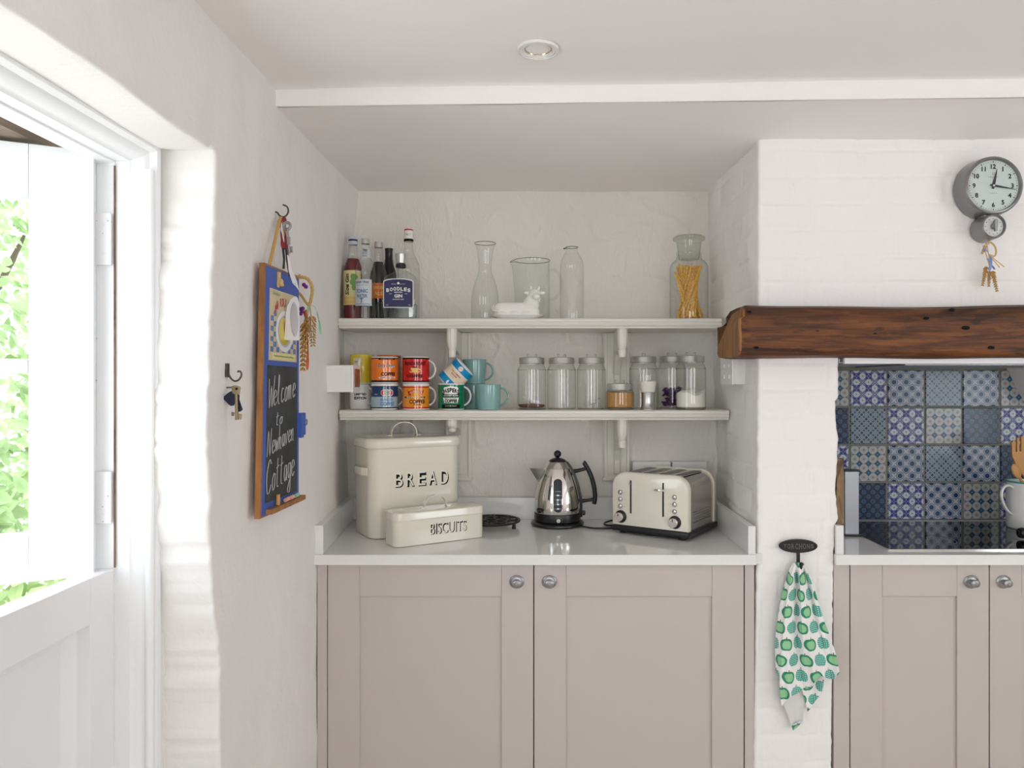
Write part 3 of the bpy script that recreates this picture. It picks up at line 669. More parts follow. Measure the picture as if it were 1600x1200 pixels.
def bracket(x, label, short=1):
    w_ = .098; root = empty('shelf_bracket', (x, 2.72, 1.07), 0, label, 'bracket', 'painted shelf supports on the alcove back wall')
    zb_ = PZ(748, 2.725)
    mb = MB()
    for a, b in ((zb_, ZL-.034), (ZL+.001, ZT-.034)):
        mb.box(x-w_/2, x+w_/2, 2.722, 2.738, a, b, .002)
        for sx in (-1, 1): mb.box(x+sx*(w_/2-.008)-.005, x+sx*(w_/2-.008)+.005, 2.716, 2.724, a+.001, b-.001, .002)
        if a == zb_:
            for k, d in ((0, 0), (1, .009)): mb.box(x-w_/2-.003+d, x+w_/2+.003-d, 2.714+.003*k, 2.738, a-.006+d, a+.006+d, .0025)
        mb.box(x-.011, x+.011, 2.712, 2.724, a+.018, b-.001, .004)
    o = mb.build('back_board', M['shelf'], root); o.location = (-x, -2.72, -1.07)
    for zt, dp in ((ZT-.033, 1), (ZL-.033, short)):
        # scrolled corbel: fluted rounded nose hanging under the front of the shelf, slimmer web running back
        c = MB(); rr = []
        for dz, wd, yf_, dpt in ((.0005, .0355, 2.5125, .020), (.020, .0355, 2.5115, .020), (.040, .0350, 2.5125, .019), (.055, .0320, 2.516, .017), (.065, .0265, 2.521, .014), (.070, .0225, 2.525, .012), (.0725, .0225, 2.526, .012), (.0735, .0255, 2.5225, .013), (.079, .0265, 2.5215, .0135), (.092, .0245, 2.5225, .0125), (.0975, .020, 2.525, .010), (.099, .010, 2.530, .006)):
            z = zt-dz*dp; rg = []
            for k in range(25):
                th_ = -PI/2+PI*k/24; fl = 1-.10*(.5-.5*math.cos(th_*10))*(1 if dz < .06 else .8)
                rg.append(Vector((x+wd/2*math.sin(th_)*(1-.02*(1-fl)), yf_+dpt*(1-math.cos(th_)*fl), z)))
            rr.append(rg+[Vector((x+wd/2, yf_+dpt+.012, z)), Vector((x-wd/2, yf_+dpt+.012, z))])
        c.loft(rr)
        c.prism([(2.714, zt-.001), (2.53, zt-.001), (2.535, zt-.06*dp), (2.56, zt-.075*dp), (2.60, zt-.075*dp), (2.65, zt-.085*dp), (2.69, zt-.12*dp), (2.714, zt-.16*dp)], x-.013, x+.013, 'x', r=.003)
        o = c.build('corbel', M['shelf'], root); o.location = (-x, -2.72, -1.07)
bracket(PX(716, 2.72), 'painted shelf support with scrolled corbels behind the green and teal mugs', .43)
bracket(PX(964, 2.72), 'painted shelf support with scrolled corbels, above the toaster')

# worktops with upstands
WZ = .917
def worktop(name, poly, ups, label, loc, group='white stone worktops'):
    root = empty(name, loc, 0, label, 'worktop', group); L = Vector(loc)
    o = MB().prism(poly, WZ-.03, WZ, 'z', r=.0012).build('slab', M['worktop'], root); o.location = -L
    for p, zt, lb in ups: tag(MB().prism(p, WZ, zt, 'z', r=.001).build('upstand', M['worktop']), lb, 'upstand', 'white stone upstands against the walls')
worktop('worktop', [(-.664, 2.14), (.613, 2.14), (.613, 2.155), (.640, 2.16), (.640, 2.722), (-.722, 2.722), (-.6645, 2.16)],
        [([(-.6635, 2.146), (-.6385, 2.146), (-.694, 2.70), (-.7185, 2.70)], 1.0005, 'white stone upstand along the left wall beside the bread bin'), ([(.591, 2.146), (.6125, 2.146), (.6125, 2.70), (.591, 2.70)], .9985, 'white stone upstand on the right side of the alcove beside the toaster'), ([(-.7185, 2.7005), (.6125, 2.7005), (.6125, 2.7215), (-.7185, 2.7215)], .996, 'long white stone upstand behind the kettle on the alcove back wall')],
        'white stone worktop in the alcove under the shelves, holding the bread bin, kettle and toaster', (0, 2.43, WZ-.03))
worktop('worktop', [(.8425, 2.14), (2.7, 2.14), (2.7, 2.695), (.866, 2.695), (.866, 2.172), (.8425, 2.155)], [([(.846, 2.146), (.8675, 2.146), (.8675, 2.172), (.8675, 2.6), (.862, 2.6), (.856, 2.172), (.846, 2.158)], 1.0005, 'short white stone upstand against the brick pier, left of the hob')],
        'white stone worktop around the black hob, in the recess under the beam', (1.78, 2.43, WZ-.03))

# base cabinets with framed doors and pewter knobs
FY = 2.165
def knob(parent, x, z):
    k = MB(); T = Matrix.Translation((x, FY, z)) @ Matrix.Rotation(PI/2, 4, 'X')
    k.lathe([(0, 0), (.0205, .0), (.0212, .002), (.019, .0042), (.015, .005), (.0085, .0062), (.0065, .009), (.0065, .014), (.0105, .018), (.0125, .022), (.0118, .0255), (.008, .028), (.0055, .0285), (.004, .0305), (0, .031)], 28, M=T, sx=1.05, sy=.92)
    k.tube([T @ Vector((.0172*math.cos(a), .0155*math.sin(a), .004)) for a in [2*PI*i/24 for i in range(24)]], .0018, 6, closed=True)
    return k.build('knob', M['pewter'], parent)
def cab_door(root, L, x0, x1, xk):
    z0, z1 = .16, .8845; st = .0925
    sl = PX(560, FY)-PX(512, FY); mb = MB(); y0, y1 = FY, FY+.020
    for a, b, c, d in ((x0, x0+st, z0, z1), (x1-st, x1, z0, z1), (x0+st+.0004, x1-st-.0004, z1-.094, z1), (x0+st+.0004, x1-st-.0004, z0, z0+.094)): mb.box(a, b, y0, y1, c, d, .0009)
    mb.box(x0+st-.001, x1-st+.001, y0+.0075, y1-.002, z0+.09, z1-.09)
    o = mb.build('cabinet_door', M['taupe'], root); o.location = -L
    knob(o, xk, PZ(911, 2.15))
def cabinet(x0, x1, doors, fillers, label):
    L = Vector(((x0+x1)/2, 2.4, 0)); root = empty('base_cabinet', L, 0, label, 'cabinet', 'taupe base cabinets')
    o = MB().box(x0, x1, FY+.022, 2.68, .15, .886).build('carcass', M['dark_gap'], root); o.location = -L
    o = MB().box(x0, x1, FY+.06, FY+.08, .001, .15).build('plinth', M['taupe'], root); o.location = -L
    for a, b in fillers:
        o = MB().box(a, b, FY+.001, FY+.021, .15, .886, .0008).build('filler_panel', M['taupe'], root); o.location = -L
    for a, b, k in doors: cab_door(root, L, a, b, k)
f = lambda x: PX(x, FY)
cabinet(-.655, .613, [(f(512.3), f(833.2), PX(807, 2.14)), (f(834.8), f(1162), PX(858.5, 2.14))], [(-.662, f(511)), (f(1164), .614)], 'taupe two-door base cabinet in the alcove under the bread bin, kettle and toaster')
cabinet(.856, 2.7, [(f(1329), f(1545), PX(1525, 2.14)), (f(1547), f(1763), PX(1576, 2.14)), (f(1765), f(1835), PX(1785, 2.14))], [(.846, f(1327.5)), (f(1836.5), 2.7)], 'taupe base cabinet under the hob, right of the white brick pier')

# extractor underside behind the beam
root = empty('extractor_hood', (1.5, 2.4, 1.474), 0, 'grey metal extractor hood tucked behind the oak beam over the hob', 'extractor hood')
L = Vector((1.5, 2.4, 1.474))
for nm, m, a in (('hood_body', M['steel'], (.875, 2.55, 2.20, 2.69, 1.472, 1.56, .002)), ('filter', M['pewter'], (1.1, 1.95, 2.26, 2.62, 1.466, 1.4725, .002)), ('front_rail', M['gloss_white'], (.872, TX(1590), 2.150, 2.165, 1.4685, 1.486, .002))):
    o = MB().box(*a).build(nm, m, root); o.location = -L
o = MB().box(TX(1590)+.001, TX(1590)+.014, 2.148, 2.17, 1.466, 1.486, .001).build('rail_end', M['weathered'], root); o.location = -L
# hob
root = empty('hob', (1.45, 2.42, WZ), 0, 'black glass induction hob set in the white worktop', 'hob'); L = Vector((1.45, 2.42, WZ))
o = MB().box(1.022, 1.78, 2.198, 2.636, WZ+.0002, WZ+.005, .0016).build('glass_top', M['hob'], root); o.location = -L
mb = MB()
for a in ((1.0195, 1.7825, 2.1955, 2.1985, WZ, WZ+.0042), (1.0195, 1.7825, 2.6355, 2.6385, WZ, WZ+.0042), (1.0195, 1.0225, 2.1985, 2.6355, WZ, WZ+.0042), (1.7795, 1.7825, 2.1985, 2.6355, WZ, WZ+.0042)): mb.box(*a)
o = mb.build('steel_trim', M['chrome'], root); o.location = -L
for cx, cy, r in ((1.2, 2.33, .085), (1.2, 2.53, .07), (1.55, 2.33, .07), (1.55, 2.53, .085)):
    zn = MB().tube([(cx+r*math.cos(2*PI*i/48), cy+r*math.sin(2*PI*i/48), WZ+.005) for i in range(48)], .0006, 4, closed=True)
    o = zn.build('cooking_zone_ring', M['pewter'], root); o.location = -L
# recessed ceiling light
p = P(841, 81, 1.686); zc = cz(p.x)
root = empty('ceiling_downlight', (p.x, 1.686, zc-.002), 0, 'round white recessed downlight in the ceiling in front of the alcove', 'ceiling light')
MB().lathe([(.030, .012), (.030, .002), (.033, -.002), (.036, -.002), (.037, -.0035), (.041, -.003), (.0425, -.0045), (.0465, -.004), (.0475, .002)], 48).build('trim_ring', M['socket'], root)
MB().lathe([(.0295, .0), (.027, .006), (.022, .011), (.012, .014), (0, .0145)], 36).build('lamp', mat('brass_reflector', (.55, .48, .30), .2, 1), root)

# ------------------------------------------------------------------ things on the shelves
m_px = lambda Y: Y/1159
def lath(prof, mk, name, root, n=40, mi=0, **k): return MB().lathe(prof, n, mi, **k).build(name, mk if isinstance(mk, list) else M[mk], root)

def mug(loc, rz, R, H, bands, label, hang=0.0, hm='white_glaze', deco=None, rot=None, group=None, bulge=0, hr=.022, inner='white_glaze', hsc=1.0):
    root = empty('mug', loc, rz, label, 'mug', group, rot)
    keys = []; zs = [(0, .003)]; 
    prof = [(0, .003), (R*.80, .003), (R*.83, 0), (R*.95, .0008), (R*(1-bulge), .004)]; mi = [0]*4; mats = [M[inner]]
    def mid(k):
        if k not in keys: keys.append(k); mats.append(M[k])
        return keys.index(k)+1
    def rad(z):
        t = z/H; return R*(1-bulge*((1-t)**2*1.0)) if bulge else R
    for z0, z1, k in bands:
        n_ = max(1, int((z1-z0)/.006)) if bulge else 1
        for i in range(n_):
            z = max(.004, z0+(z1-z0)*(i+1)/n_); z = min(z, H-.0016); prof.append((rad(z), z)); mi.append(mid(k))
    top = mid(bands[-1][2])
    prof += [(R-.0006, H-.0004), (R-.0018, H), (R-.003, H-.0005), (R-.0036, H-.003), (R-.004, H*.4), (R-.006, .010), (R*.6, .006), (0, .006)]; mi += [top, top]+[0]*6
    MB().lathe(prof, 44, mi).build('mug_body', mats, root, ang=60)
    d = Vector((math.cos(hang), math.sin(hang), 0)); pts = []
    for i in range(17):
        a = -1.35+2.7*i/16; pts.append(d*(rad(H*.5)-.004+ (hr*1.05)*max(0, math.cos(a)*1.32-.22))+Vector((0, 0, H*.52+math.sin(a)*H*.36*hsc)))
    MB().tube(pts, .0042, 10, flat=(1.25, .85)).build('handle', M[hm], root)
    if deco:
        b = MB(); b.mats = []
        def k(c):
            if c not in b.mats: b.mats.append(c)
            return b.mats.index(c)
        deco(b, cyl(R+.0003, H/2), k, R, H); b.build('printed_design', [M[x] for x in b.mats], root, smooth=False, fix=False)
    return root
def T_(b, fn, s, size, k, **kw): flat_text(b, s, size, fn, k, **kw)
off = lambda R, H, e=.0005: cyl(R+e, H/2)

def d_daily(b, fn, k, R, H):
    f2 = off(R, H)
    patch(b, fn, -.018, .040, .034, .040, k('ink'))
    T_(b, f2, 'REGAL ROAST', .003, k('orange_glaze'), width=.045, dx=.012, dy=.037, bold=.02)
    T_(b, fn, 'Daily Delight', .014, k('white_glaze'), width=.066, dx=.010, dy=.0125, bold=.03, shear=.3)
    T_(b, f2, 'Daily Delight', .014, k('ink'), width=.066, dx=.0112, dy=.0133, bold=.012, shear=.3)
    T_(b, fn, 'COFFEE', .012, k('ink'), width=.052, dx=.016, dy=-.014, bold=.045)
    patch(b, fn, -.018, .042, -.0285, -.0235, k('white_glaze')); T_(b, f2, 'FINEST GROUND', .0032, k('ink'), width=.05, dx=.012, dy=-.026, bold=.02)
def d_navy(b, fn, k, R, H):
    f2 = off(R, H); f3 = off(R, H, .0008)
    for cx in (.003, .013, .023): poly_patch(b, fn, circ(cx, .0135, .0115, 18), k('white_glaze'))
    for cx, c in ((.001, 'red_glaze'), (.012, 'green_glaze'), (.024, 'red_glaze')): poly_patch(b, f2, circ(cx, .0135, .0085, 16, .009), k(c))
    T_(b, f3, '888', .013, k('white_glaze'), width=.026, dx=.0125, dy=.0135, bold=-.01); T_(b, f3, '888', .010, k('green_glaze'), width=.022, dx=.0125, dy=.0135)
    T_(b, fn, 'Blend', .004, k('white_glaze'), width=.011, dx=-.026, dy=.0085)
    T_(b, fn, 'BRANDON', .009, k('mid_blue'), width=.044, dx=.012, dy=-.010, bold=.03)
    T_(b, fn, 'COFFEE', .013, k('mid_blue'), width=.05, dx=.014, dy=-.024, bold=.05)
def d_red(b, fn, k, R, H):
    T_(b, fn, 'FRENCH ROAST', .0125, k('ink'), width=.078, dy=.0215, bold=.03)
    cup = [(-.014, .006), (.014, .006), (.012, -.002), (.006, -.007), (-.006, -.007), (-.012, -.002)]
    poly_patch(b, fn, cup, k('gold_print')); poly_patch(b, fn, [(-.02, -.005), (.02, -.005), (.014, -.009), (-.014, -.009)], k('gold_print'))
    patch(b, fn, -.007, .009, .008, .0105, k('ink')); patch(b, fn, .014, .019, -.001, .004, k('gold_print'), 2)
    T_(b, fn, 'COFFEE', .011, k('ink'), width=.058, dy=-.021, bold=.04)
def d_amber(b, fn, k, R, H):
    f2 = off(R, H); f3 = off(R, H, .0008)
    fan = [(-.030, .026)]+[(-.030+.060*i/10, .026-.002*abs(i-5)) for i in range(1, 10)]+[(.034, .026), (.024, .004), (-.022, .004)]
    poly_patch(b, fn, fan, k('red_glaze')); poly_patch(b, f2, circ(.003, .006, .017, 24, .014), k('amber_glaze')); poly_patch(b, f3, circ(.003, .009, .006, 16, .005), k('gold_print'))
    for i, ch in enumerate('ALEWIVES'):
        a = -.9+1.8*i/7; T_(b, f3, ch, .0055, k('cream_glaze'), dx=.003+.024*math.sin(a), dy=.0035+.0165*math.cos(a), bold=.03)
    patch(b, f2, -.04, .036, -.0045, .0005, k('ink'), 14); T_(b, f3, 'PRIVATE ESTATE', .004, k('label_cream'), width=.062, dx=.0, dy=-.002, bold=.03)
    T_(b, f2, 'COFFEE', .0135, k('ink'), width=.056, dx=.008, dy=-.0165, bold=.035); patch(b, f2, -.006, .022, -.0285, -.0265, k('ink'), 6)
def d_green(b, fn, k, R, H):
    f2 = off(R, H); f3 = off(R, H, .0008)
    poly_patch(b, fn, [(-.031, .012), (-.024, .032), (0, .036), (.024, .032), (.032, .012), (.026, .009), (-.026, .009)], k('white_glaze'))
    for i, ch in enumerate('JASPERS'):
        x = -.0265+.0088*i; T_(b, f2, ch, .0155-.0009*abs(i-3), k('ink'), width=.0083, dx=x, dy=.0225-.0009*abs(i-3)**1.5, bold=.05)
    poly_patch(b, f2, [(-.032, .013), (0, .004), (.032, .013), (.027, -.001), (-.027, -.001)], k('ink'))
    T_(b, f3, 'GOURMET BLEND', .0055, k('white_glaze'), width=.05, dy=.0042, bold=.02)
    poly_patch(b, fn, [(-.028, -.003), (.028, -.003), (.023, -.021), (-.023, -.021)], k('white_glaze'))
    T_(b, f2, 'BEST GROUND', .003, k('ink'), width=.045, dy=-.0055, bold=.02); T_(b, f2, 'COFFEE', .0115, k('ink'), width=.044, dy=-.0142, bold=.06)
    patch(b, fn, -.033, .033, -.039, -.0265, k('ink'), 12); T_(b, f2, 'ROASTED DAILY', .0035, k('cream_glaze'), width=.04, dy=-.031)
def d_reader(b, fn, k, R, H):
    f2 = off(R, H)
    poly_patch(b, fn, circ(.0, .0305, .0085, 24, .0085), k('cream_glaze')); T_(b, f2, 'BOOKS', .0035, k('red_glaze'), width=.011, dy=.0305)
    T_(b, fn, 'THE COMMON', .0055, k('dark_red'), width=.044, dy=.008, bold=.03); T_(b, fn, 'READER', .0055, k('dark_red'), width=.026, dy=-.0005, bold=.03); patch(b, fn, -.010, .010, -.0085, -.0078, k('dark_red'), 4)
    poly_patch(b, fn, [(-.003, -.036), (-.0045, -.030), (-.002, -.025), (.001, -.024), (.003, -.028), (.003, -.034), (.006, -.036), (.001, -.0385)], k('white_glaze'))
def d_edition(b, fn, k, R, H):
    T_(b, fn, 'EDITION', .010, k('ink'), width=.043, dx=-.006, dy=-.004, bold=.05); T_(b, fn, 'LIMITED', .008, k('ink'), width=.043, dx=-.006, dy=.009, bold=.05)
def d_yellow(b, fn, k, R, H): patch(b, fn, -.034, -.014, .012, .038, k('cream_glaze')); T_(b, off(R, H), 'tea', .007, k('ink'), dx=-.024, dy=.026)

G = 'patterned coffee mugs on the lower shelf'; H1 = .0905; s2 = 2.55/1159
c1 = lambda px, Y=2.55: (px-850)*Y/1159
mug((c1(601), 2.55, ZL), .12, .046, H1, [(0, .006, 'white_glaze'), (.006, .010, 'ink'), (.010, .045, 'pale_blue_glaze'), (.045, .0795, 'navy_glaze'), (.0795, .0815, 'ink'), (.0815, H1, 'white_glaze')], 'navy and pale blue coffee mug under the bright orange lettered mug', .35, deco=d_navy, group=G)
mug((c1(601), 2.55, ZL+H1+.0004), .16, .046, H1, [(0, .003, 'white_glaze'), (.003, .010, 'ink'), (.010, .083, 'orange_glaze'), (.083, .0865, 'ink'), (.0865, H1, 'white_glaze')], 'bright orange coffee mug with script lettering stacked on the navy and blue mug', 1.9, deco=d_daily, group=G)
mug((c1(650), 2.55, ZL), .10, .046, H1, [(0, .005, 'white_glaze'), (.005, .010, 'red_glaze'), (.010, .075, 'amber_glaze'), (.075, .079, 'red_glaze'), (.079, .082, 'orange_glaze'), (.082, H1, 'white_glaze')], 'amber mug with red fan design under the red coffee mug', -.05, deco=d_amber, group=G)
mug((c1(650), 2.55, ZL+H1+.0004), .08, .046, H1, [(0, .002, 'white_glaze'), (.002, .009, 'ink'), (.009, .082, 'red_glaze'), (.082, .087, 'ink'), (.087, H1, 'white_glaze')], 'red coffee mug with a gold cup emblem stacked on the amber mug', -.15, deco=d_red, group=G)
mug((c1(705), 2.55, ZL), .10, .0455, H1, [(0, .003, 'white_glaze'), (.003, .086, 'green_glaze'), (.086, H1, 'white_glaze')], 'dark green coffee mug with black and white lettering under the tipped mug', -.12, deco=d_green, group=G)
mug((-.3366, 2.55, 1.409), 0, .0415, .090, [(0, .003, 'white_glaze'), (.003, .027, 'cyan_blue'), (.027, .0285, 'white_glaze'), (.0285, .063, 'cream_glaze'), (.063, .0645, 'white_glaze'), (.0645, .087, 'cyan_blue'), (.087, .090, 'white_glaze')],
    'blue and cream banded mug tipped over on top of the green mug', 1.5, deco=d_reader, rot=(0, math.radians(47), 0), group=G)
mug((c1(563.5, 2.60), 2.60, ZL), .35, .0375, .088, [(0, .088, 'white_glaze')], 'plain white mug with black EDITION lettering under the yellow mug', -.75, deco=d_edition, group=G, hsc=.95)
mug((c1(565.5, 2.60), 2.60, ZL+.0884), .3, .040, .103, [(0, .103, 'yellow_glaze')], 'yellow mug with white handle stacked in the left corner of the lower shelf', -1.80, deco=d_yellow, group=G)
mug((-.556, 2.662, ZL), .35, .042, .088, [(0, .088, 'white_glaze')], 'white mug hidden behind the navy and blue mug', 1.5, group=G)
mug((-.556, 2.662, ZL+.0884), .35, .042, .1025, [(0, .092, 'orange_glaze'), (.092, .099, 'dark_red'), (.099, .1025, 'orange_glaze')], 'orange and dark red mug just showing its rim behind the orange lettered mug', 1.5, group=G)
TG = 'plain teal mugs on the lower shelf'
def teal(loc, a, label): mug(loc, 0, .0425, .088, [(0, .088, 'teal_glaze')], label, a, hm='teal_glaze', bulge=.10, group=TG, hr=.026, inner='teal_glaze')
teal((c1(763.5), 2.55, ZL), .05, 'teal mug standing alone at the front between the green mug and the glass jars')
teal((c1(741, 2.66), 2.66, ZL), .2, 'teal mug at the back under another teal mug, behind the green mug')
teal((c1(741, 2.66), 2.66, ZL+.0884), -.1, 'teal mug stacked at the back beside the tipped blue and cream mug')

# jars
def jar(loc, R, H, label, wires=1, tilt=0, name='glass_jar', loopa=0.0):
    root = empty(name, loc, 0, label, 'jar', 'glass jars with metal lids'); Hs = H-.022
    pr = [(0, .004), (R*.7, .003), (R*.80, .0), (R*.93, .001), (R, .008), (R, Hs*.80), (R*.985, Hs*.85), (R*.93, Hs*.91), (R*.86, Hs*.95), (R*.83, Hs*.97), (R*.83, Hs+.010)]
    o = lath(spline_prof(pr), 'jar_glass', 'jar_body', root)
    MB().tube([(R*.86*math.cos(2*PI*i/32), R*.86*math.sin(2*PI*i/32), .003) for i in range(32)], .0022, 6, closed=True).build('base_rim', M['jar_glass'], root)
    lid = lath([(0, H-.0012), (R*.62, H-.001), (R*.66, H-.0025), (R*.80, H-.0022), (R*.87, H-.003), (R*.895, H-.006), (R*.895, H-.021), (R*.91, H-.0225), (R*.895, H-.024), (R*.86, H-.0235), (R*.86, H-.006), (0, H-.005)], 'alu', 'lid', root)
    for s in (-1, 1):
        a = loopa; c = Vector((math.cos(a), math.sin(a), 0))*s*.014
        MB().tube(spline([c+Vector((-.001*s, 0, H-.002)), c+Vector((.003*s, 0, H+.006)), c+Vector((.001*s, 0, H+.010)), c+Vector((-.004*s, 0, H+.008))], 4), .0009, 6).build('wire_loop', M['pewter'], lid)
    return root
def spline_prof(p):
    return [(v.x, v.y) for v in spline([(a, b, 0) for a, b in p], 3)]
def stuff(mb, name, m, label, cat, loc, ang=60):
    o = mb.build(name, m, None, ang=ang); o.location = loc; return tag(o, label, cat, None, 'stuff')
j1 = (c1(831, 2.60), 2.60, ZL); j2 = (c1(877.5, 2.60), 2.60, ZL); j3 = (c1(924, 2.60), 2.60, ZL); j4 = (c1(1005.5, 2.625), 2.625, ZL); j5 = (c1(1050, 2.67), 2.67, ZL); j6 = (c1(1079.5, 2.56), 2.56, ZL); js = (c1(968.5, 2.556), 2.556, ZL)
jar(j1, .0505, .183, 'tall glass jar with brown powder and a white scoop, next to the teal mug')
jar(j2, .0505, .183, 'tall empty glass jar, middle of the three side by side', loopa=.6)
jar(j3, .0505, .183, 'tall glass jar with a clear scoop lying inside, left of the brown sugar jar')
jar(j4, .050, .187, 'tall glass jar standing behind the salt mill', loopa=1.2)
jar(j5, .050, .190, 'tall glass jar with purple contents, partly behind the flour jar')
jar(j6, .0515, .187, 'tall glass jar half full of white flour on the lower shelf')
jar(js, .0495, .092, 'short glass jar full of brown sugar', loopa=.2)
def heap(R, h, amp, seed): 
    mb = MB(); rings = 10; n = 36; V = []; prof = [(0, .0065), (R*.8, .0062), (R, .011)]
    top = lambda r, a: h+amp*noise.noise(Vector((r*math.cos(a)*30, r*math.sin(a)*30, seed)))*1.0-amp*(r/R)**2*.4
    loops = [[Vector((r*math.cos(2*PI*i/n), r*math.sin(2*PI*i/n), z)) for i in range(n)] for r, z in prof]
    loops += [[Vector((r*math.cos(2*PI*i/n), r*math.sin(2*PI*i/n), top(r, 2*PI*i/n))) for i in range(n)] for r in [R*(1-k/rings)+.0001 for k in range(rings)]]
    return mb.loft(loops)
stuff(heap(.0455, .062, .007, 1), 'brown_sugar', mat('demerara_sugar', (.50, .26, .08), .8, var=.35, vscale=400, bmp=.6, bscale=500), 'brown sugar filling the short glass jar', 'sugar', js)
stuff(heap(.0490, .066, .018, 4), 'flour', M['flour'], 'white flour filling the lower part of the end jar', 'flour', j6)
stuff(heap(.046, .018, .003, 6), 'brown_powder', mat('cocoa_powder', (.16, .05, .035), .9), 'thin layer of reddish brown powder in the first tall jar', 'powder', j1)
mb = MB(); rnd = random.Random(3)
for i in range(90):
    a = rnd.random()*6.3; r = .034*rnd.random()**.5; z = .006+.062*rnd.random()
    R_ = Matrix.Rotation(rnd.random()*3, 3, 'X') @ Matrix.Rotation(rnd.random()*3, 3, 'Y')
    mb.ball((r*math.cos(a), r*math.sin(a), z+.006), .009, n=8, sc=(.55, .35, 1), R=R_)
stuff(mb, 'purple_wrappers', M['purple'], 'dark purple wrapped pieces heaped in the jar behind the flour jar', 'food', (j5[0], j5[1], ZL))
def scoop(loc, rz, tilt, m, label):
    root = empty('scoop', loc, 0, label, 'scoop', None, (tilt, 0, rz))
    mb = MB(); mb.loft([[Vector((math.cos(a)*.017*k, y, .017*k+math.sin(a)*.017*k)) for a in [PI*i/12+PI for i in range(13)]] for y, k in ((-.030, .72), (-.02, 1), (.012, 1), (.016, .85), (.018, .1))], closed=False, caps=(False, False))
    mb.build('scoop_bowl', m, root, fix=False); MB().box(-.005, .005, .016, .036, .010, .0135, .001).build('handle', m, root)
scoop((j1[0]-.002, j1[1]+.0, ZL+.020), 1.7, .35, M['white_glaze'], 'small white scoop resting on the powder in the first tall jar')
scoop((j3[0]+.004, j3[1], ZL+.017), -1.2, .30, M['glass'], 'small clear scoop lying in the jar left of the brown sugar')
# salt mill
root = empty('salt_mill', (c1(1012.5, 2.532), 2.532, ZL), 0, 'salt mill with flared steel base and glass top standing in front of a tall jar', 'mill')
lath([(0, .0), (.0285, 0), (.0290, .003), (.0275, .005), (.0245, .008), (.0215, .025), (.0215, .042), (.0235, .056), (.0245, .060), (0, .060)], 'steel', 'steel_base', root)
lath([(.0245, .060), (.0262, .064), (.0300, .100), (.0305, .118), (.0285, .134), (.022, .142), (0, .143)], 'jar_glass', 'glass_chamber', root)
lath([(0, .061), (.0245, .061), (.0285, .097), (0, .0985)], 'flour', 'salt_fill', root)

# upper shelf: bottles
def bottle(name, loc, rz, label, prof, gm, cap=None, liquid=None, labels=(), n=40, cat='bottle', sx=1, sy=1, group='bottles on the upper shelf'):
    root = empty(name, loc, rz, label, cat, group)
    lath(prof, gm, 'bottle_body', root, n, sx=sx, sy=sy)
    def rad(z):
        for (a, p), (b, q) in zip(prof, prof[1:]):
            if min(p, q) <= z <= max(p, q) and q != p: return a+(b-a)*(z-p)/(q-p)
        return prof[-1][0]
    if liquid:
        lv, mk = liquid; pr = [(max(0, a-.0022), max(b, .005)) for a, b in prof if b < lv-.002]; pr.append((rad(lv)-.0022, lv)); pr.append((0, lv)); lath(pr, mk, 'liquid', root, n, sx=sx, sy=sy)
    if cap: cp, mk = cap; lath(cp, mk, 'cap', root, 28)
    for nm, fn in labels:
        b = MB(); b.mats = []
        def k(c):
            if c not in b.mats: b.mats.append(c)
            return b.mats.index(c)
        fn(b, k, rad); b.build(nm, [M[x] for x in b.mats], root, smooth=False, fix=False)
    return root
def wrap(rad, e=.0005, a0=0): return lambda x, z: ((rad(z)+e)*math.sin(x/rad(z)+a0), -(rad(z)+e)*math.cos(x/rad(z)+a0), z)
def sg(b, fn, x0, x1, z0, z1, mi, nz_=3): b.grid(14, nz_, lambda u, v: fn(x0+(x1-x0)*u, z0+(z1-z0)*v), mi)
def l_cordial(b, k, rad):
    f, g, h = wrap(rad), wrap(rad, .0009), wrap(rad, .0013); sg(b, f, -.042, .042, .056, .178, k('label_cream'), 6)
    T_(b, lambda x, y: g(-y+.002-.012, x+.128), 'Sloe Gin', .015, k('ink'), width=.075, bold=.03, shear=.2)
    for cx, cz in ((.012, .155), (.016, .118), (.010, .136)): poly_patch(b, g, [(cx+.013*math.cos(t)*(1+.3*math.cos(t)), cz+.011*math.sin(t)) for t in [2*PI*i/14 for i in range(14)]], k('leaf_print'))
    sg(b, g, -.040, .040, .060, .085, k('gold_print')); T_(b, h, 'CORDIAL', .008, k('label_cream'), width=.04, dy=.073, bold=.03)
bottle('cordial_bottle', (-.679, 2.637, ZT), -.1, 'tall bottle of dark red cordial with a yellow leafy label, in the corner',
    [(0, .005), (.024, .003), (.028, 0), (.0325, .004), (.0325, .18), (.031, .193), (.024, .215), (.017, .232), (.0152, .245), (.0148, .296)], 'jar_glass',
    ([(.0155, .272), (.0158, .274), (.0158, .301), (.014, .303), (0, .303)], 'label_silver'), (.222, 'cordial'), [('paper_label', l_cordial), ('neck_band', lambda b, k, rad: sg(b, lambda x, z: (.0163*math.sin(x/.0163), -.0163*math.cos(x/.0163), z), -.04, .04, .284, .291, k('label_navy')))])
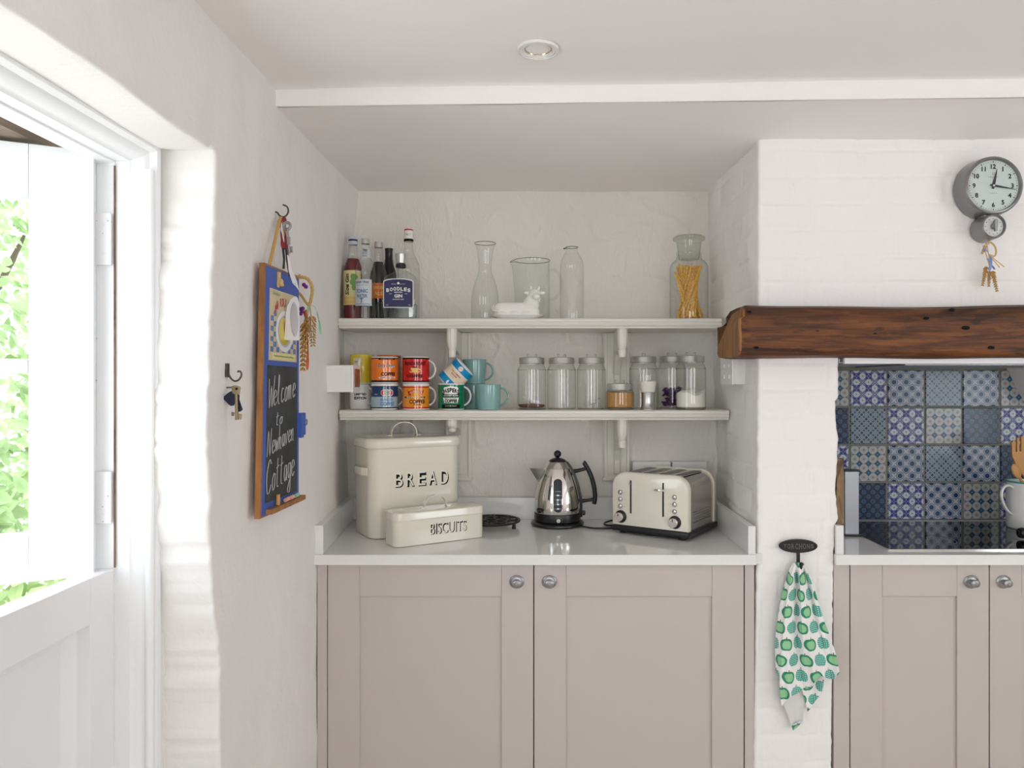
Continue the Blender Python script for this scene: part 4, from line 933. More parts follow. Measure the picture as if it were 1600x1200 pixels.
def l_tonic(b, k, rad):
    f, g, h = wrap(rad), wrap(rad, .0009), wrap(rad, .0013); sg(b, f, -.042, .026, .046, .136, k('label_silver'), 5)
    T_(b, g, 'FEVER TREE', .007, k('label_navy'), width=.05, dx=-.010, dy=.126, bold=.02); T_(b, g, 'PREMIUM INDIAN', .003, k('tonic_blue'), width=.04, dx=-.01, dy=.116)
    T_(b, g, 'TONIC', .013, k('tonic_blue'), width=.044, dx=-.010, dy=.096, bold=.04); T_(b, g, 'WATER', .012, k('tonic_blue'), width=.040, dx=-.010, dy=.079, bold=.04)
    poly_patch(b, g, [(-.018, .073), (-.002, .073), (-.008, .066), (-.0085, .054), (-.0125, .054), (-.012, .066)], k('tonic_blue')); sg(b, g, -.036, .020, .0505, .0525, k('tonic_blue'), 1)
def l_neck(b, k, rad):
    f, g = wrap(rad), wrap(rad, .0009); sg(b, f, -.03, .03, .213, .248, k('label_silver'))
    T_(b, g, 'TREE', .008, k('ink'), width=.016, dy=.238, bold=.03); T_(b, g, 'FEVER', .006, k('ink'), width=.016, dy=.228); T_(b, g, 'TONIC', .006, k('ink'), width=.018, dy=.219)
bottle('tonic_bottle', (c1(571, 2.566), 2.566, ZT), .13, 'clear tonic water bottle with a silver label and silver cap, foremost at the left',
    [(0, .006), (.026, .003), (.032, 0), (.0352, .004), (.0352, .035), (.0335, .045), (.0335, .135), (.0350, .158), (.0335, .178), (.027, .197), (.0185, .212), (.0150, .232), (.0138, .262)], 'jar_glass',
    ([(.0135, .262), (.0146, .263), (.0146, .277), (.0135, .280), (0, .281)], 'alu'), None, [('paper_label', l_tonic), ('neck_label', l_neck)])
def l_or(b, k, rad):
    f, g, h = wrap(rad), wrap(rad, .0009), wrap(rad, .0013); sg(b, f, -.034, .034, .080, .134, k('label_orange')); T_(b, g, 'GINGER', .010, k('gold_print'), width=.038, dy=.118, bold=.03); T_(b, g, 'ALE', .012, k('gold_print'), width=.03, dy=.097, bold=.03)
bottle('ginger_ale_bottle', (c1(591.5, 2.645), 2.645, ZT), .2, 'dark-filled bottle with an orange label and silver cap behind the tonic water',
    [(0, .006), (.026, .003), (.030, 0), (.0325, .004), (.0325, .150), (.029, .175), (.0195, .205), (.0150, .225), (.0138, .266)], 'jar_glass',
    ([(.0138, .264), (.0148, .265), (.0148, .281), (.0137, .284), (0, .285)], 'alu'), (.212, 'dark_liquid'), [('paper_label', l_or)])
bottle('dark_bottle', (-.566, 2.7065, ZT), 0, 'black wine bottle half hidden at the back between the orange-labelled bottle and the gin',
    [(0, .006), (.022, .003), (.026, 0), (.0285, .004), (.0285, .165), (.026, .185), (.017, .212), (.0135, .235), (.0132, .262), (.0145, .264), (.0145, .272), (0, .273)], 'black')
def l_clear(b, k, rad): sg(b, lambda x, z: (.0158*math.sin(x/.0158), -.0158*math.cos(x/.0158), z), -.04, .04, .3275, .3325, k('red_glaze'), 1); T_(b, lambda x, z: (.0160*math.sin(x/.016), -.0160*math.cos(x/.016), z), 'No 1', .008, k('ink'), width=.016, dy=.313)
bottle('clear_spirit_bottle', (c1(638.5, 2.664), 2.664, ZT), 0, 'tall clear bottle with a white and red cap behind the gin bottle',
    [(0, .006), (.030, .003), (.035, 0), (.0392, .004), (.0392, .190), (.037, .208), (.028, .228), (.0185, .246), (.0150, .268), (.0145, .30)], 'jar_glass',
    ([(.0152, .288), (.0155, .290), (.0155, .333), (.0140, .335), (0, .335)], 'label_white'), None, [('cap_print', l_clear), ('cap_ring', lambda b, k, rad: b.lathe([(.0162, .2885), (.0168, .290), (.0168, .296), (.0162, .2975)], 28, k('ink')))])
# gin: flattened square-shouldered bottle
root = empty('gin_bottle', (c1(626.3, 2.56), 2.56, ZT), .04, 'clear gin bottle with a navy label and pewter stopper on the upper shelf', 'bottle', 'bottles on the upper shelf')
rings = [ring(rrect(w_, d_, min(r_, d_/2-.0005), 6), z) for w_, d_, r_, z in ((.096, .048, .012, .0), (.114, .062, .014, .003), (.117, .064, .014, .008), (.117, .064, .014, .125), (.115, .063, .016, .135), (.106, .058, .020, .145), (.088, .050, .022, .153), (.060, .040, .018, .160), (.040, .034, .0165, .166), (.031, .031, .015, .172), (.028, .028, .0135, .195))]
MB().loft(rings, caps=(True, False)).build('bottle_body', M['jar_glass'], root)
MB().loft([[Vector((v.x*.93, v.y*.9, max(.006, v.z))) for v in r] for r in rings[:2]]+[[Vector((v.x*.93, v.y*.9, .052)) for v in rings[2]]]).build('liquid', glass('gin_liquid', (.78, .84, .86), (.4, .45, .5)), root)
lath([(.0142, .178), (.0175, .179), (.0175, .190), (.0142, .191)], 'black', 'neck_ring', root)
lath([(.0145, .1935), (.0165, .194), (.0170, .200), (.0190, .222), (.0192, .2255), (.018, .2268), (0, .227)], 'alu', 'stopper', root)
b = MB(); yf = -.0324
pl = lambda e: (lambda x, z: (x-.0035, yf-e, z))
arch = lambda w_, z0, z1, a: [(-w_, z0), (w_, z0)]+[(w_*math.cos(t), z1+a*math.sin(t)) for t in [PI*i/14 for i in range(15)]]
poly_patch(b, pl(.0002), arch(.051, .038, .127, .011), 0); poly_patch(b, pl(.0005), arch(.0485, .0405, .125, .010), 1)
for i, ch in enumerate('BOODLES'):
    x = -.036+.012*i; T_(b, lambda p, q, x=x: pl(.0008)(p, q), ch, .0125, 0, width=.0095, dx=x, dy=.1025-.00055*abs(i-3)**2, bold=.04)
T_(b, pl(.0008), 'BRITISH', .004, 0, width=.027, dy=.0905, bold=.03); T_(b, pl(.0008), 'GIN', .0115, 0, width=.027, dy=.078, bold=.04); T_(b, pl(.0008), 'LONDON DRY', .0035, 0, width=.040, dy=.0665, bold=.02)
poly_patch(b, pl(.0008), circ(0, .1215, .0042, 14), 0); T_(b, pl(.0008), 'PROOF    STRENGTH', .0025, 0, width=.046, dy=.1185)
for sx in (-1, 1): T_(b, pl(.0008), '70cl' if sx < 0 else '40%', .0028, 0, width=.008, dx=sx*.038, dy=.047); T_(b, pl(.0008), 'ESTD' if sx < 0 else '1845', .003, 0, width=.009, dx=sx*.026, dy=.0855)
b.build('paper_label', [M['label_white'], M['label_navy']], root, smooth=False, fix=False)

# clear glassware
root = empty('glass_carafe', (c1(758, 2.62), 2.62, ZT), 0, 'clear glass carafe with a flared lip, right of the bottles', 'carafe')
lath(spline_prof([(0, .006), (.030, .004), (.044, .001), (.0480, .010), (.0485, .06), (.046, .095), (.037, .135), (.026, .165), (.0225, .185), (.0245, .215), (.030, .255), (.0375, .2745)]), 'glass', 'carafe_body', root, 48)
MB().tube([(.0378*math.cos(2*PI*i/48), .0378*math.sin(2*PI*i/48), .2748) for i in range(48)], .0012, 6, closed=True).build('lip', M['green_glass'], root)
root = empty('glass_jug', (c1(831.5, 2.668), 2.668, ZT), 0, 'clear straight-sided glass jug standing behind the white cow butter dish', 'jug')
mb = MB(); n = 56; prof = [(.0001, .006), (.050, .005), (.058, .001), (.0625, .008), (.0630, .10), (.0625, .20), (.0632, .216), (.0640, .222)]
rings = []
for r, z in prof:
    rg = []
    for i in range(n):
        a = 2*PI*i/n; d = abs((a-PI+PI) % (2*PI)-PI); dd = abs(a-PI)
        sp = .016*math.exp(-(dd/.22)**2)*ss(.17, .222, z); rg.append(Vector(((r+sp)*math.cos(a), (r+sp)*math.sin(a), z-.006*math.exp(-(dd/.22)**2)*ss(.2, .222, z))))
    rings.append(rg)
mb.loft(rings, caps=(True, False)).build('jug_body', M['glass'], root); MB().tube(rings[-1], .0012, 6, closed=True).build('rim', M['green_glass'], root)
MB().tube(spline([(.060, 0, .185), (.080, 0, .188), (.098, 0, .17), (.103, 0, .14), (.098, 0, .105), (.080, 0, .085), (.061, 0, .082)], 6), .0055, 12, flat=(1.3, .8)).build('handle', M['glass'], root)
root = empty('glass_milk_bottle', (c1(893.5, 2.61), 2.61, ZT), 0, 'clear glass milk bottle, right of the glass jug', 'bottle')
lath(spline_prof([(0, .006), (.030, .004), (.038, .001), (.0412, .010), (.0415, .10), (.0412, .190), (.037, .213), (.027, .233), (.0205, .244), (.0195, .252), (.0215, .258)]), 'glass', 'bottle_body', root, 44)
MB().tube([(.0213*math.cos(2*PI*i/40), .0213*math.sin(2*PI*i/40), .2585) for i in range(40)], .0013, 6, closed=True).build('lip', M['green_glass'], root)
MB().tube([(-.021, -.003, .254), (-.026, -.004, .2545), (-.030, -.004, .2525)], [.0018, .0026, .002], 8).build('spout_tip', M['black'], root)
# cow butter dish
root = empty('butter_dish', (c1(808.5, 2.562), 2.562, ZT), 0, 'white china butter dish with a cow-shaped lid on an oval plate', 'butter dish')
MB().loft([ring([(x*k, y*k) for x, y in rrect(.185, .088, .036, 8)], z) for k, z in ((.70, 0), (.74, .001), (.78, .004), (.95, .011), (1, .0135), (.99, .0148), (.93, .0125), (.76, .0065), (.2, .0062))]).build('plate', M['enamel_white'], root)
mb = MB(); cx = 0
mb.loft([ring(rrect(w_, d_, min(r_, d_/2-.001), 6, cx=ox), z) for w_, d_, r_, z, ox in ((.158, .066, .02, .0075, -.002), (.160, .068, .022, .014, -.002), (.158, .066, .024, .034, -.003), (.150, .060, .026, .047, -.005), (.130, .048, .022, .055, -.008), (.09, .026, .012, .059, -.012))])
mb.ball((.050, -.002, .052), .024, n=20, sc=(1.1, 1, 1.15)); mb.tube(spline([(.040, 0, .050), (.050, -.002, .070), (.056, -.004, .084)], 5), [.024]*5+[.0205]*5+[.019], 16)
mb.ball((.060, -.010, .086), .0195, n=18, sc=(1.05, 1.1, 1.0)); mb.ball((.066, -.030, .076), .0125, n=16, sc=(1.1, 1.2, .85)); mb.ball((.0635, -.021, .081), .0145, n=16)
for s in (-1, 1):
    mb.ball((.060+s*.026, -.006, .092), .0095, n=14, sc=(1.25, .6, .7)); mb.tube(spline([(.060+s*.010, -.006, .100), (.060+s*.014, -.007, .109), (.060+s*.0125, -.008, .115)], 4), [.0048]*4+[.0035]*4+[.002], 10)
for x in (-.05, -.01, .03): mb.ball((x, -.030, .018), .011, n=14, sc=(1.7, .8, .8))
mb.tube(spline([(-.080, .0, .050), (-.086, -.012, .040), (-.080, -.028, .030), (-.062, -.036, .026)], 5), .004, 8)
o = mb.build('cow_lid', M['enamel_white'], root); md = o.modifiers.new('r', 'REMESH'); md.mode = 'VOXEL'; md.voxel_size = .0016; md.use_smooth_shade = True; md = o.modifiers.new('s', 'SMOOTH'); md.iterations = 5; md.factor = .6
# pasta jar with ground stopper
PJ = (c1(1076.5, 2.605), 2.605, ZT)
root = empty('pasta_jar', PJ, 0, 'tall stoppered glass jar of long twisted pasta on the upper shelf', 'jar')
lath(spline_prof([(0, .006), (.05, .004), (.062, .001), (.0665, .008), (.067, .10), (.0668, .175), (.065, .192), (.058, .204), (.048, .212), (.0435, .220), (.0435, .235), (.046, .2385)]), 'jar_glass', 'jar_body', root, 52)
lath([(0, .215), (.034, .215), (.0365, .218), (.0425, .270), (.0435, .278), (.054, .282), (.056, .286), (.0555, .291), (.050, .295), (.03, .2975), (0, .298)], glass('stopper_glass', (.88, .90, .86), (.50, .56, .48)) and [bpy.data.materials['stopper_glass']], 'stopper', root, 52)
mb = MB(); rnd = random.Random(5)
for i in range(64):
    a = rnd.random()*2*PI; q = rnd.random()**.55; rb = .052*q; tw = .9+.25*rnd.random(); rt = .047*q; hh = .185+.012*rnd.random()
    p0 = Vector((rb*math.cos(a), rb*math.sin(a)*.9, .008)); a2 = a+PI*.62*tw; p1 = Vector((rt*math.cos(a2), rt*math.sin(a2)*.9, hh))
    if i > 60: p1 = Vector((-.052, -.012, .17)); p0 = Vector((-.02, -.02, .01+.04*(i-60)))
    N = 70; V = []; d = (p1-p0); s1 = d.normalized().cross(Vector((0, 1, 0))).normalized(); s3 = d.normalized().cross(s1); ph = rnd.random()*6
    rg = []
    for k in range(N+1):
        c = p0.lerp(p1, k/N); th = ph+k*.62
        rg.append([c+(s1*math.cos(th+j)+s3*math.sin(th+j))*.0031 for j in (0, .8, PI, PI+.8)])
    mb.loft(rg)
stuff(mb, 'twisted_pasta', M['pasta'], 'bundle of long twisted yellow pasta standing in the stoppered jar', 'pasta', PJ, 50)

# ------------------------------------------------------------------ things on the worktop
# bread bin
Cn = Vector((-.545, 2.335)); th = math.radians(30); dx_ = Vector((math.cos(th), math.sin(th))); dy_ = Vector((-math.sin(th), math.cos(th))); W_, D_ = .308, .20
c0 = Cn+dx_*W_/2+dy_*D_/2
root = empty('bread_bin', (c0.x, c0.y, WZ), th, 'large cream enamel bread bin lettered BREAD, behind the biscuit tin', 'bread bin')
MB().loft([ring(rrect(w_, d_, .038, 8), z) for w_, d_, z in ((W_-.012, D_-.012, 0), (W_-.002, D_-.002, .003), (W_, D_, .008), (W_, D_, .292), (W_-.01, D_-.01, .296))]).build('bin_body', M['enamel'], root)
mb = MB(); rg = [(-.004, .288), (.012, .287), (.0165, .289), (.018, .293), (.018, .304), (.016, .311), (.010, .3165), (.002, .3185), (-.03, .3195), (-.08, .3210), (-.13, .3215)]
mb.loft([ring(rrect(W_+k, D_+k, max(.04+k/2, .006), 8), z) for k, z in rg]).build('lid', M['enamel'], root)
def arch_strap(root, cx, z0, span, h, m, w_=.018, t=.0022, y=0):
    pts = [(cx-span/2-.012, z0+.001), (cx-span/2-.002, z0+.001)]+[(cx-span/2*math.cos(PI*i/18), z0+.003+h*math.sin(PI*i/18)**.85) for i in range(0, 19)]+[(cx+span/2+.002, z0+.001), (cx+span/2+.012, z0+.001)]
    rr = []
    for i, (x, z) in enumerate(pts):
        a = Vector(pts[max(0, i-1)]); b_ = Vector(pts[min(len(pts)-1, i+1)]); d = (b_-a).normalized(); nrm = Vector((-d.y, d.x))
        rr.append([Vector((x+nrm.x*t/2*s1, y+w_/2*s2, z+nrm.y*t/2*s1)) for s1, s2 in ((1, -1), (1, 1), (-1, 1), (-1, -1))])
    return MB().loft(rr).build('lid_handle', m, root)
arch_strap(root, -.012, .3205, .088, .042, M['enamel'])
b = MB(); yf = -D_/2
for e, dx2, dz2, mi in ((.0004, .0034, -.0034, 0), (.0010, .0, .0, 1)):
    for i, (ch, x) in enumerate(zip('BREAD', (-.070, -.031, .008, .046, .087))):
        T_(b, lambda p, q, e=e: (p, yf-e, q), ch, .0455, mi, width=.027, dx=x+dx2+.006, dy=.186+dz2, bold=.045 if mi == 0 else .0)
b.build('lettering', [M['ink'], mat('lettering_cream', (.78, .75, .66), .2)], root, smooth=False, fix=False)
for s in (-1, 1):
    mb = MB(); x = s*W_/2
    pts = [(0, .045), (.002, .040), (.010, .034), (.012, .026), (.012, -.026), (.010, -.034), (.002, -.040), (0, -.045)]
    rr = [[Vector((x+s*(px_+a), y*1.35, .213+c)) for a, c in ((0, -.012), (.0025, -.012), (.0025, .012), (0, .012))] for px_, y in pts]
    mb.loft(rr).build('side_handle', M['enamel'], root)
# biscuit tin
Cn = Vector((-.446, 2.222)); th = math.radians(32.5); dx_ = Vector((math.cos(th), math.sin(th))); dy_ = Vector((-math.sin(th), math.cos(th))); W_, D_ = .305, .10
c0 = Cn+dx_*W_/2+dy_*D_/2
root = empty('biscuit_tin', (c0.x, c0.y, WZ), th, 'small cream enamel tin lettered BISCUITS with arched lid handle, in front of the bread bin', 'tin')
MB().loft([ring(rrect(w_, d_, .026, 8), z) for w_, d_, z in ((W_-.008, D_-.008, 0), (W_, D_, .002), (W_, D_, .080), (W_, D_, .0815))]).build('tin_body', M['enamel'], root)
MB().loft([ring(rrect(W_+k, D_+k, .027+k/2, 8), z) for k, z in ((-.002, .0772), (.0035, .0775), (.0055, .080), (.0035, .0825), (.0035, .098), (.001, .1015), (-.006, .1032), (-.03, .1042))]).build('lid', M['enamel'], root)
arch_strap(root, .0, .1042, .075, .034, M['enamel'], .015)
b = MB(); yf = -D_/2
for e, dx2, dz2, mi in ((.0004, .0026, -.0018, 0), (.0010, .0, .0, 1)):
    T_(b, lambda p, q, e=e: (p, yf-e, q), 'BISCUITS', .034, mi, width=.124, dx=.022+dx2, dy=.047+dz2, bold=.02 if mi == 0 else -.008)
b.build('lettering', [M['ink'], bpy.data.materials['lettering_cream']], root, smooth=False, fix=False)
# cast iron trivet
root = empty('trivet', (-.183, 2.568, WZ), .4, 'round black cast-iron trivet lying between the biscuit tin and the kettle', 'trivet')
mb = MB(); z = .021
for r in (.097, .058, .022): mb.tube([(r*math.cos(2*PI*i/60), r*math.sin(2*PI*i/60), z) for i in range(60)], .0052, 8, closed=True, flat=(1, .8))
for k in range(8):
    a = 2*PI*k/8
    mb.tube([(r*math.cos(a+sw), r*math.sin(a+sw), z) for r, sw in ((.02, 0), (.04, .16), (.058, 0))], .004, 6)
    for sg_ in (-1, 1): mb.tube([(r*math.cos(a+sw*sg_), r*math.sin(a+sw*sg_), z) for r, sw in ((.058, .05), (.072, .30), (.084, .34), (.097, .2))], .0038, 6)
mb.build('grid', M['iron'], root)
for k in range(3):
    a = -.9+2*PI*k/3; MB().lathe([(0, 0), (.0065, 0), (.007, .003), (.0055, .020), (0, .0205)], 12, cx=.092*math.cos(a), cy=.092*math.sin(a)).build('foot', M['iron'], root)
# kettle
KX, KY = .0475, 2.597
root = empty('kettle', (KX, KY, WZ), 0, 'polished steel jug kettle with black handle and ball-topped lid on its black base', 'kettle')
kp = [(.0785, .046), (.0812, .060), (.0812, .075), (.0790, .100), (.0738, .125), (.0665, .151), (.0560, .180), (.0460, .200), (.0455, .2008), (.0340, .217), (.0290, .2235)]
kp = spline_prof(kp)
def krad(z):
    for (a, p), (b_, q) in zip(kp, kp[1:]):
        if p <= z <= q and q > p: return a+(b_-a)*(z-p)/(q-p)
    return kp[0][0] if z < kp[0][1] else kp[-1][0]
lath([(0, 0), (.083, .0), (.090, .002), (.0930, .006), (.0925, .011), (.086, .015), (.0780, .0165), (0, .0165)], 'black', 'power_base', root, 56)
lath([(0, .017), (.076, .017), (.0800, .020), (.0812, .028), (.0808, .044), (.0790, .0475), (0, .0475)], 'black', 'bottom_band', root, 56)
lath(kp+[(0, .2236)], 'chrome', 'kettle_body', root, 64)
MB().tube([((krad(.2005)+.0003)*math.cos(2*PI*i/56), (krad(.2005)+.0003)*math.sin(2*PI*i/56), .2005) for i in range(56)], .0009, 6, closed=True).build('lid_seam', M['chrome'], root)
lath([(.0305, .2215), (.0300, .2245), (.024, .230), (.015, .2335), (.007, .2350), (.0055, .2385), (0, .2385)], 'black', 'lid_cap', root, 40)
MB().ball((0, 0, .2482), .0130, n=24).build('lid_knob', M['black'], root)
# spine and handle on the right
sp = [(krad(z)+.002 if z > .046 else .083, z) for z in (.030, .046, .07, .09, .11, .13, .15, .17, .185, .2, .212, .222)]
rr = []
for i, (r, z) in enumerate(sp):
    hw = .017*(1-.35*ss(.12, .22, z)); rr.append([Vector((r*math.cos(t)+.004*math.cos(t*3 if 0 else 0)*(1-(t/.5)**2*.2), r*math.sin(t), z)) for t in [-hw/r+2*hw/r*k/6 for k in range(7)]]+[Vector((r-.006, hw*.8, z)), Vector((r-.006, -hw*.8, z))])
MB().loft(rr).build('spine', M['black'], root)
hz = lambda X, Y: ((X-412)*.0002804, 0, (1038-Y)*.0002804)
hd = MB().tube(spline([hz(733, 258), hz(752, 275), hz(800, 360), hz(845, 470), hz(872, 590), hz(880, 690), hz(868, 778)], 7), [.0068]*2+[.0080]*38+[.0072]*3, 14, flat=(1.25, 1)).build('handle', M['black'], root)
MB().tube([hz(600, 372), hz(660, 362), hz(770, 335)], [.0085, .0065, .0060], 12).build('handle_strut', M['black'], hd)
MB().tube([hz(680, 748), hz(760, 735), hz(870, 720)], [.0085, .0062, .0060], 12).build('handle_strut', M['black'], hd)
MB().box(.078, .097, -.010, .010, .034, .050, .004).build('switch', M['black'], root)
mb = MB(); V = []
for t, e in ((0, 0), (1, 0)):
    z0s, z1s = .150, .196
rr = []
for k in range(7):
    t = k/6; z = .150+.046*t; out = .004+.046*t**1.1; rb = krad(z)-.004; hw = .004+.020*t
    rr.append([Vector((-rb*math.cos(math.asin(min(.9, hw/rb))), -hw, z)), Vector((-(krad(z)+out*.75), -hw*.55, z+.002)), Vector((-(krad(z)+out), 0, z+.003)), Vector((-(krad(z)+out*.75), hw*.55, z+.002)), Vector((-rb*math.cos(math.asin(min(.9, hw/rb))), hw, z))])
mb.loft(rr, closed=False, caps=(False, False)).build('spout', M['alu'], root, fix=False)
b = MB(); kf = lambda e: (lambda x, z: ((krad(z)+e)*math.sin(x/krad(z)), -(krad(z)+e)*math.cos(x/krad(z)), z))
def wind(hw, z0, z1, e, mi):
    f = kf(e)
    def g(u, v):
        z = z0+(z1-z0)*v; dd = min(z-z0, z1-z); w_ = hw*(math.sqrt(max(0, 1-((hw-dd)/hw)**2)) if dd < hw else 1); return f((u*2-1)*w_, z)
    b.grid(8, 40, g, mi)
wind(.0162, .055, .1705, .0006, 2); wind(.0145, .0565, .169, .0012, 0)
for i, (z, s) in enumerate(((.127, '1.5 MAX'), (.1145, '6'), (.0995, '4'), (.0845, '3'), (.0695, '2'))):
    if i: b.grid(4, 1, lambda u, v: kf(.0017)(-.0045+.009*u, z-.0022+.0044*v), 1)
    T_(b, kf(.0017), s if not i else '-', .0030 if not i else .0008, 1, width=.018 if not i else .003, dy=z, dx=0 if not i else -.0095)
    if i: T_(b, kf(.0017), '-', .0008, 1, width=.003, dy=z, dx=.0095)
b.build('water_window', [mat('smoked_window', (.03, .035, .04), .12), M['label_white'], M['chrome']], root, fix=False)
b = MB(); poly_patch(b, cyl(.0815, .028, 0), circ(.0015, .0, .0062, 24), 0); T_(b, cyl(.0818, .028, 0), 'D', .006, 1, dx=.0018, bold=.03); b.build('badge', [M['label_white'], M['ink']], root, smooth=False, fix=False)
MB().tube(spline([(.075, -.045, .006), (.11, -.075, .004), (.15, -.085, .004), (.19, -.080, .004), (.215, -.05, .004), (.22, -.01, .006), (.20, .02, .012), (.165, .005, .006), (.175, -.03, .004), (.23, -.02, .004)], 7), .0032, 8).build('power_cord', M['black'], root)

# toaster
th = math.radians(-33.5); W_, D_, Ht = .268, .254, .203
FLc = Vector((.2245, 2.459)); dx_ = Vector((math.cos(th), math.sin(th))); dy_ = Vector((-math.sin(th), math.cos(th)))
c0 = FLc+dx_*W_/2+dy_*D_/2
root = empty('toaster', (c0.x, c0.y, WZ), th, 'cream four-slot toaster with a black base, standing at an angle beside the kettle', 'toaster')
def tout(w_, h, r, z0, n=10, bulge=.0): 
    pts = [(-w_/2-bulge, z0), (w_/2+bulge, z0)]
    for i in range(n+1): a = PI/2*i/n; pts.append((w_/2-r+r*math.cos(a), h-r+r*math.sin(a)))
    for i in range(n+1): a = PI/2+PI/2*i/n; pts.append((-w_/2+r+r*math.cos(a), h-r+r*math.sin(a)))
    return pts
def tl(mb, prof, mi=0): return mb.loft([[Vector((x, y, z)) for x, z in o] for y, o in prof], mi)
MB().box(-W_/2-.004, W_/2+.004, -D_/2-.002, D_/2+.002, .008, .030, .008).build('base', M['black'], root)
for sx in (-1, 1):
    for sy in (-1, 1): MB().lathe([(0, 0), (.012, 0), (.013, .010), (0, .010)], 16, cx=sx*.105, cy=sy*.10).build('foot', M['black'], root)
yb0, yb1 = -D_/2, D_/2
tl(MB(), [(yb0+.022, tout(W_-.008, Ht-.005, .046, .029)), (yb1-.022, tout(W_-.008, Ht-.005, .046, .029))]).build('steel_shell', M['steel_side'], root, ang=50)
for s, nm in ((-1, 'front_panel'), (1, 'back_panel')):
    ya, yb = (yb0, yb0+.026) if s < 0 else (yb1, yb1-.026)
    tl(MB(), [(ya+s*-.0, tout(W_-.014, Ht-.009, .040, .031)), (ya-s*.002, tout(W_-.006, Ht-.004, .045, .0295)), (ya-s*.006, tout(W_, Ht, .048, .029)), (yb, tout(W_, Ht, .048, .029))]).build(nm, M['enamel'], root, ang=50)
for i in range(4):
    x = -.084+.056*i; o = MB().box(x-.0165, x+.0165, -.082, .082, Ht-.006, Ht-.0028, .001).build('slot_rim', M['steel_side'], root)
    MB().box(x-.0135, x+.0135, -.078, .078, Ht-.0029, Ht-.0022).build('slot_opening', M['black'], o)
for k in range(5): MB().box(W_/2-.0045, W_/2-.0030, -.075, .075, .050+.008*k, .0530+.008*k).build('side_vent', M['pewter'], root)
fx = lambda u: -W_/2+W_*u; fz = lambda v: .029+(Ht-.029)*v; yf = yb0-.0002
for u, lev in ((.262, .865), (.690, .74)):
    MB().box(fx(u)-.0028, fx(u)+.0028, yf-.0008, yf+.004, fz(.24), fz(.86), .0006).build('lever_slot', M['black'], root)
    zz = fz(lev) if lev < .8 else fz(.80)
    if lev < .8:
        g = MB().box(fx(u)-.003, fx(u)+.003, yf-.016, yf-.001, zz-.002, zz+.002, .0008); g.lathe([(0, -.0035), (.013, -.0032), (.0145, 0), (.013, .0032), (0, .0035)], 24, M=Matrix.Translation((fx(u)-.004, yf-.022, zz)), sx=1.25, sy=.7); g.build('lever', M['chrome'], root)
    else: MB().box(fx(u)-.0045, fx(u), yf-.004, yf-.0006, zz-.004, zz+.004, .001).build('lever', M['pewter'], root)
for u, vsx, sx in ((.118, (.62, .49, .36), 1), (.835, (.615, .485, .355), -1)):
    for v in vsx:
        Tm = Matrix.Translation((fx(u), yf, fz(v))) @ Matrix.Rotation(PI/2, 4, 'X')
        bt = MB().lathe([(0, .0022), (.0045, .0022), (.0058, .0012), (.0058, -.001)], 24, M=Tm).build('button', M['chrome'], root)
        MB().lathe([(.0060, -.0005), (.0060, .0020), (.0078, .0020), (.0082, -.0005)], 24, M=Tm).build('button_ring', M['pewter'], bt)
        b = MB(); T_(b, lambda p, q: (p, yf-.0004, q), 'cancel' if v > .6 else ('reheat' if v > .4 else 'defrost'), .0022, 0, width=.012, dx=fx(u)+sx*.0165, dy=fz(v)); b.build('button_label', M['pewter'], root, smooth=False, fix=False)
for u, v in ((.128, .165), (.842, .165)):
    Tm = Matrix.Translation((fx(u), yf, fz(v))) @ Matrix.Rotation(PI/2, 4, 'X')
    dl = MB().lathe([(.0205, -.001), (.0205, .003), (.0185, .005), (0, .005)], 36, M=Tm).build('dial', M['black'], root)
    MB().lathe([(.0135, .004), (.0150, .005), (.0150, .020), (.0135, .0215), (0, .0215)], 36, M=Tm).build('dial_cap', M['chrome'], dl)
    MB().box(fx(u)-.001, fx(u)+.001, yf-.0224, yf-.021, fz(v)+.003, fz(v)+.0125).build('dial_mark', M['black'], dl)

# wall sockets and switches
def plate_on_back(x0, x1, zt, label, g):
    root = empty('wall_socket', ((x0+x1)/2, 2.735, zt-.086), 0, label, 'socket', g); L = root.location.copy()
    o = MB().box(x0, x1, 2.700, 2.738, zt-.086, zt, .003).build('back_box', M['socket'], root); o.location = -L
    o = MB().box(x0-.001, x1+.001, 2.694, 2.7005, zt-.087, zt+.001, .0025).build('face_plate', M['socket'], root); o.location = -L
    for s in (0, 1):
        cx = x0+(x1-x0)*(.27+.46*s); q = MB()
        for a in ((-.011, -.033), (.011, -.033), (0, -.012)): q.box(cx+a[0]-.003, cx+a[0]+.003, 2.6935, 2.696, zt-.043+a[1]-.002+.02, zt-.043+a[1]+.006+.02, 0)
        q = q.build('pin_holes', M['black'], root); q.location = -L; tag(q, 'black pin holes')
        r_ = MB().box(cx-.005, cx+.005, 2.691, 2.6945, zt-.024, zt-.008, .001).build('rocker', M['socket'], root); r_.location = -L
plate_on_back(PX(989.5, 2.69), PX(1050, 2.69)-.004, PZ(722, 2.69), 'white double wall socket seen above the left part of the toaster', 'white electrical fittings')
plate_on_back(PX(1051, 2.69), PX(1104, 2.69), PZ(722, 2.69), 'white double wall socket in the corner above the right part of the toaster', 'white electrical fittings')
# cooker switch on the left wall
root = empty('cooker_switch', (-.68, 2.383, 1.384), 0, 'white switch box with a brown rocker on the wall beside the yellow mug', 'switch', 'white electrical fittings'); L = root.location.copy()
o = MB().box(-.705, -.609, 2.34, 2.426, PZ(613, 2.34), PZ(570.5, 2.34), .002).build('back_box', M['socket'], root); o.location = -L
o = MB().box(-.6095, -.602, 2.339, 2.427, PZ(613.5, 2.34), PZ(570, 2.34), .0025).build('face_plate', M['socket'], root); o.location = -L
o = MB().box(-.6025, -.598, 2.357, 2.410, 1.400, 1.458, .0015).build('rocker', M['brown_rocker'], root); o.location = -L
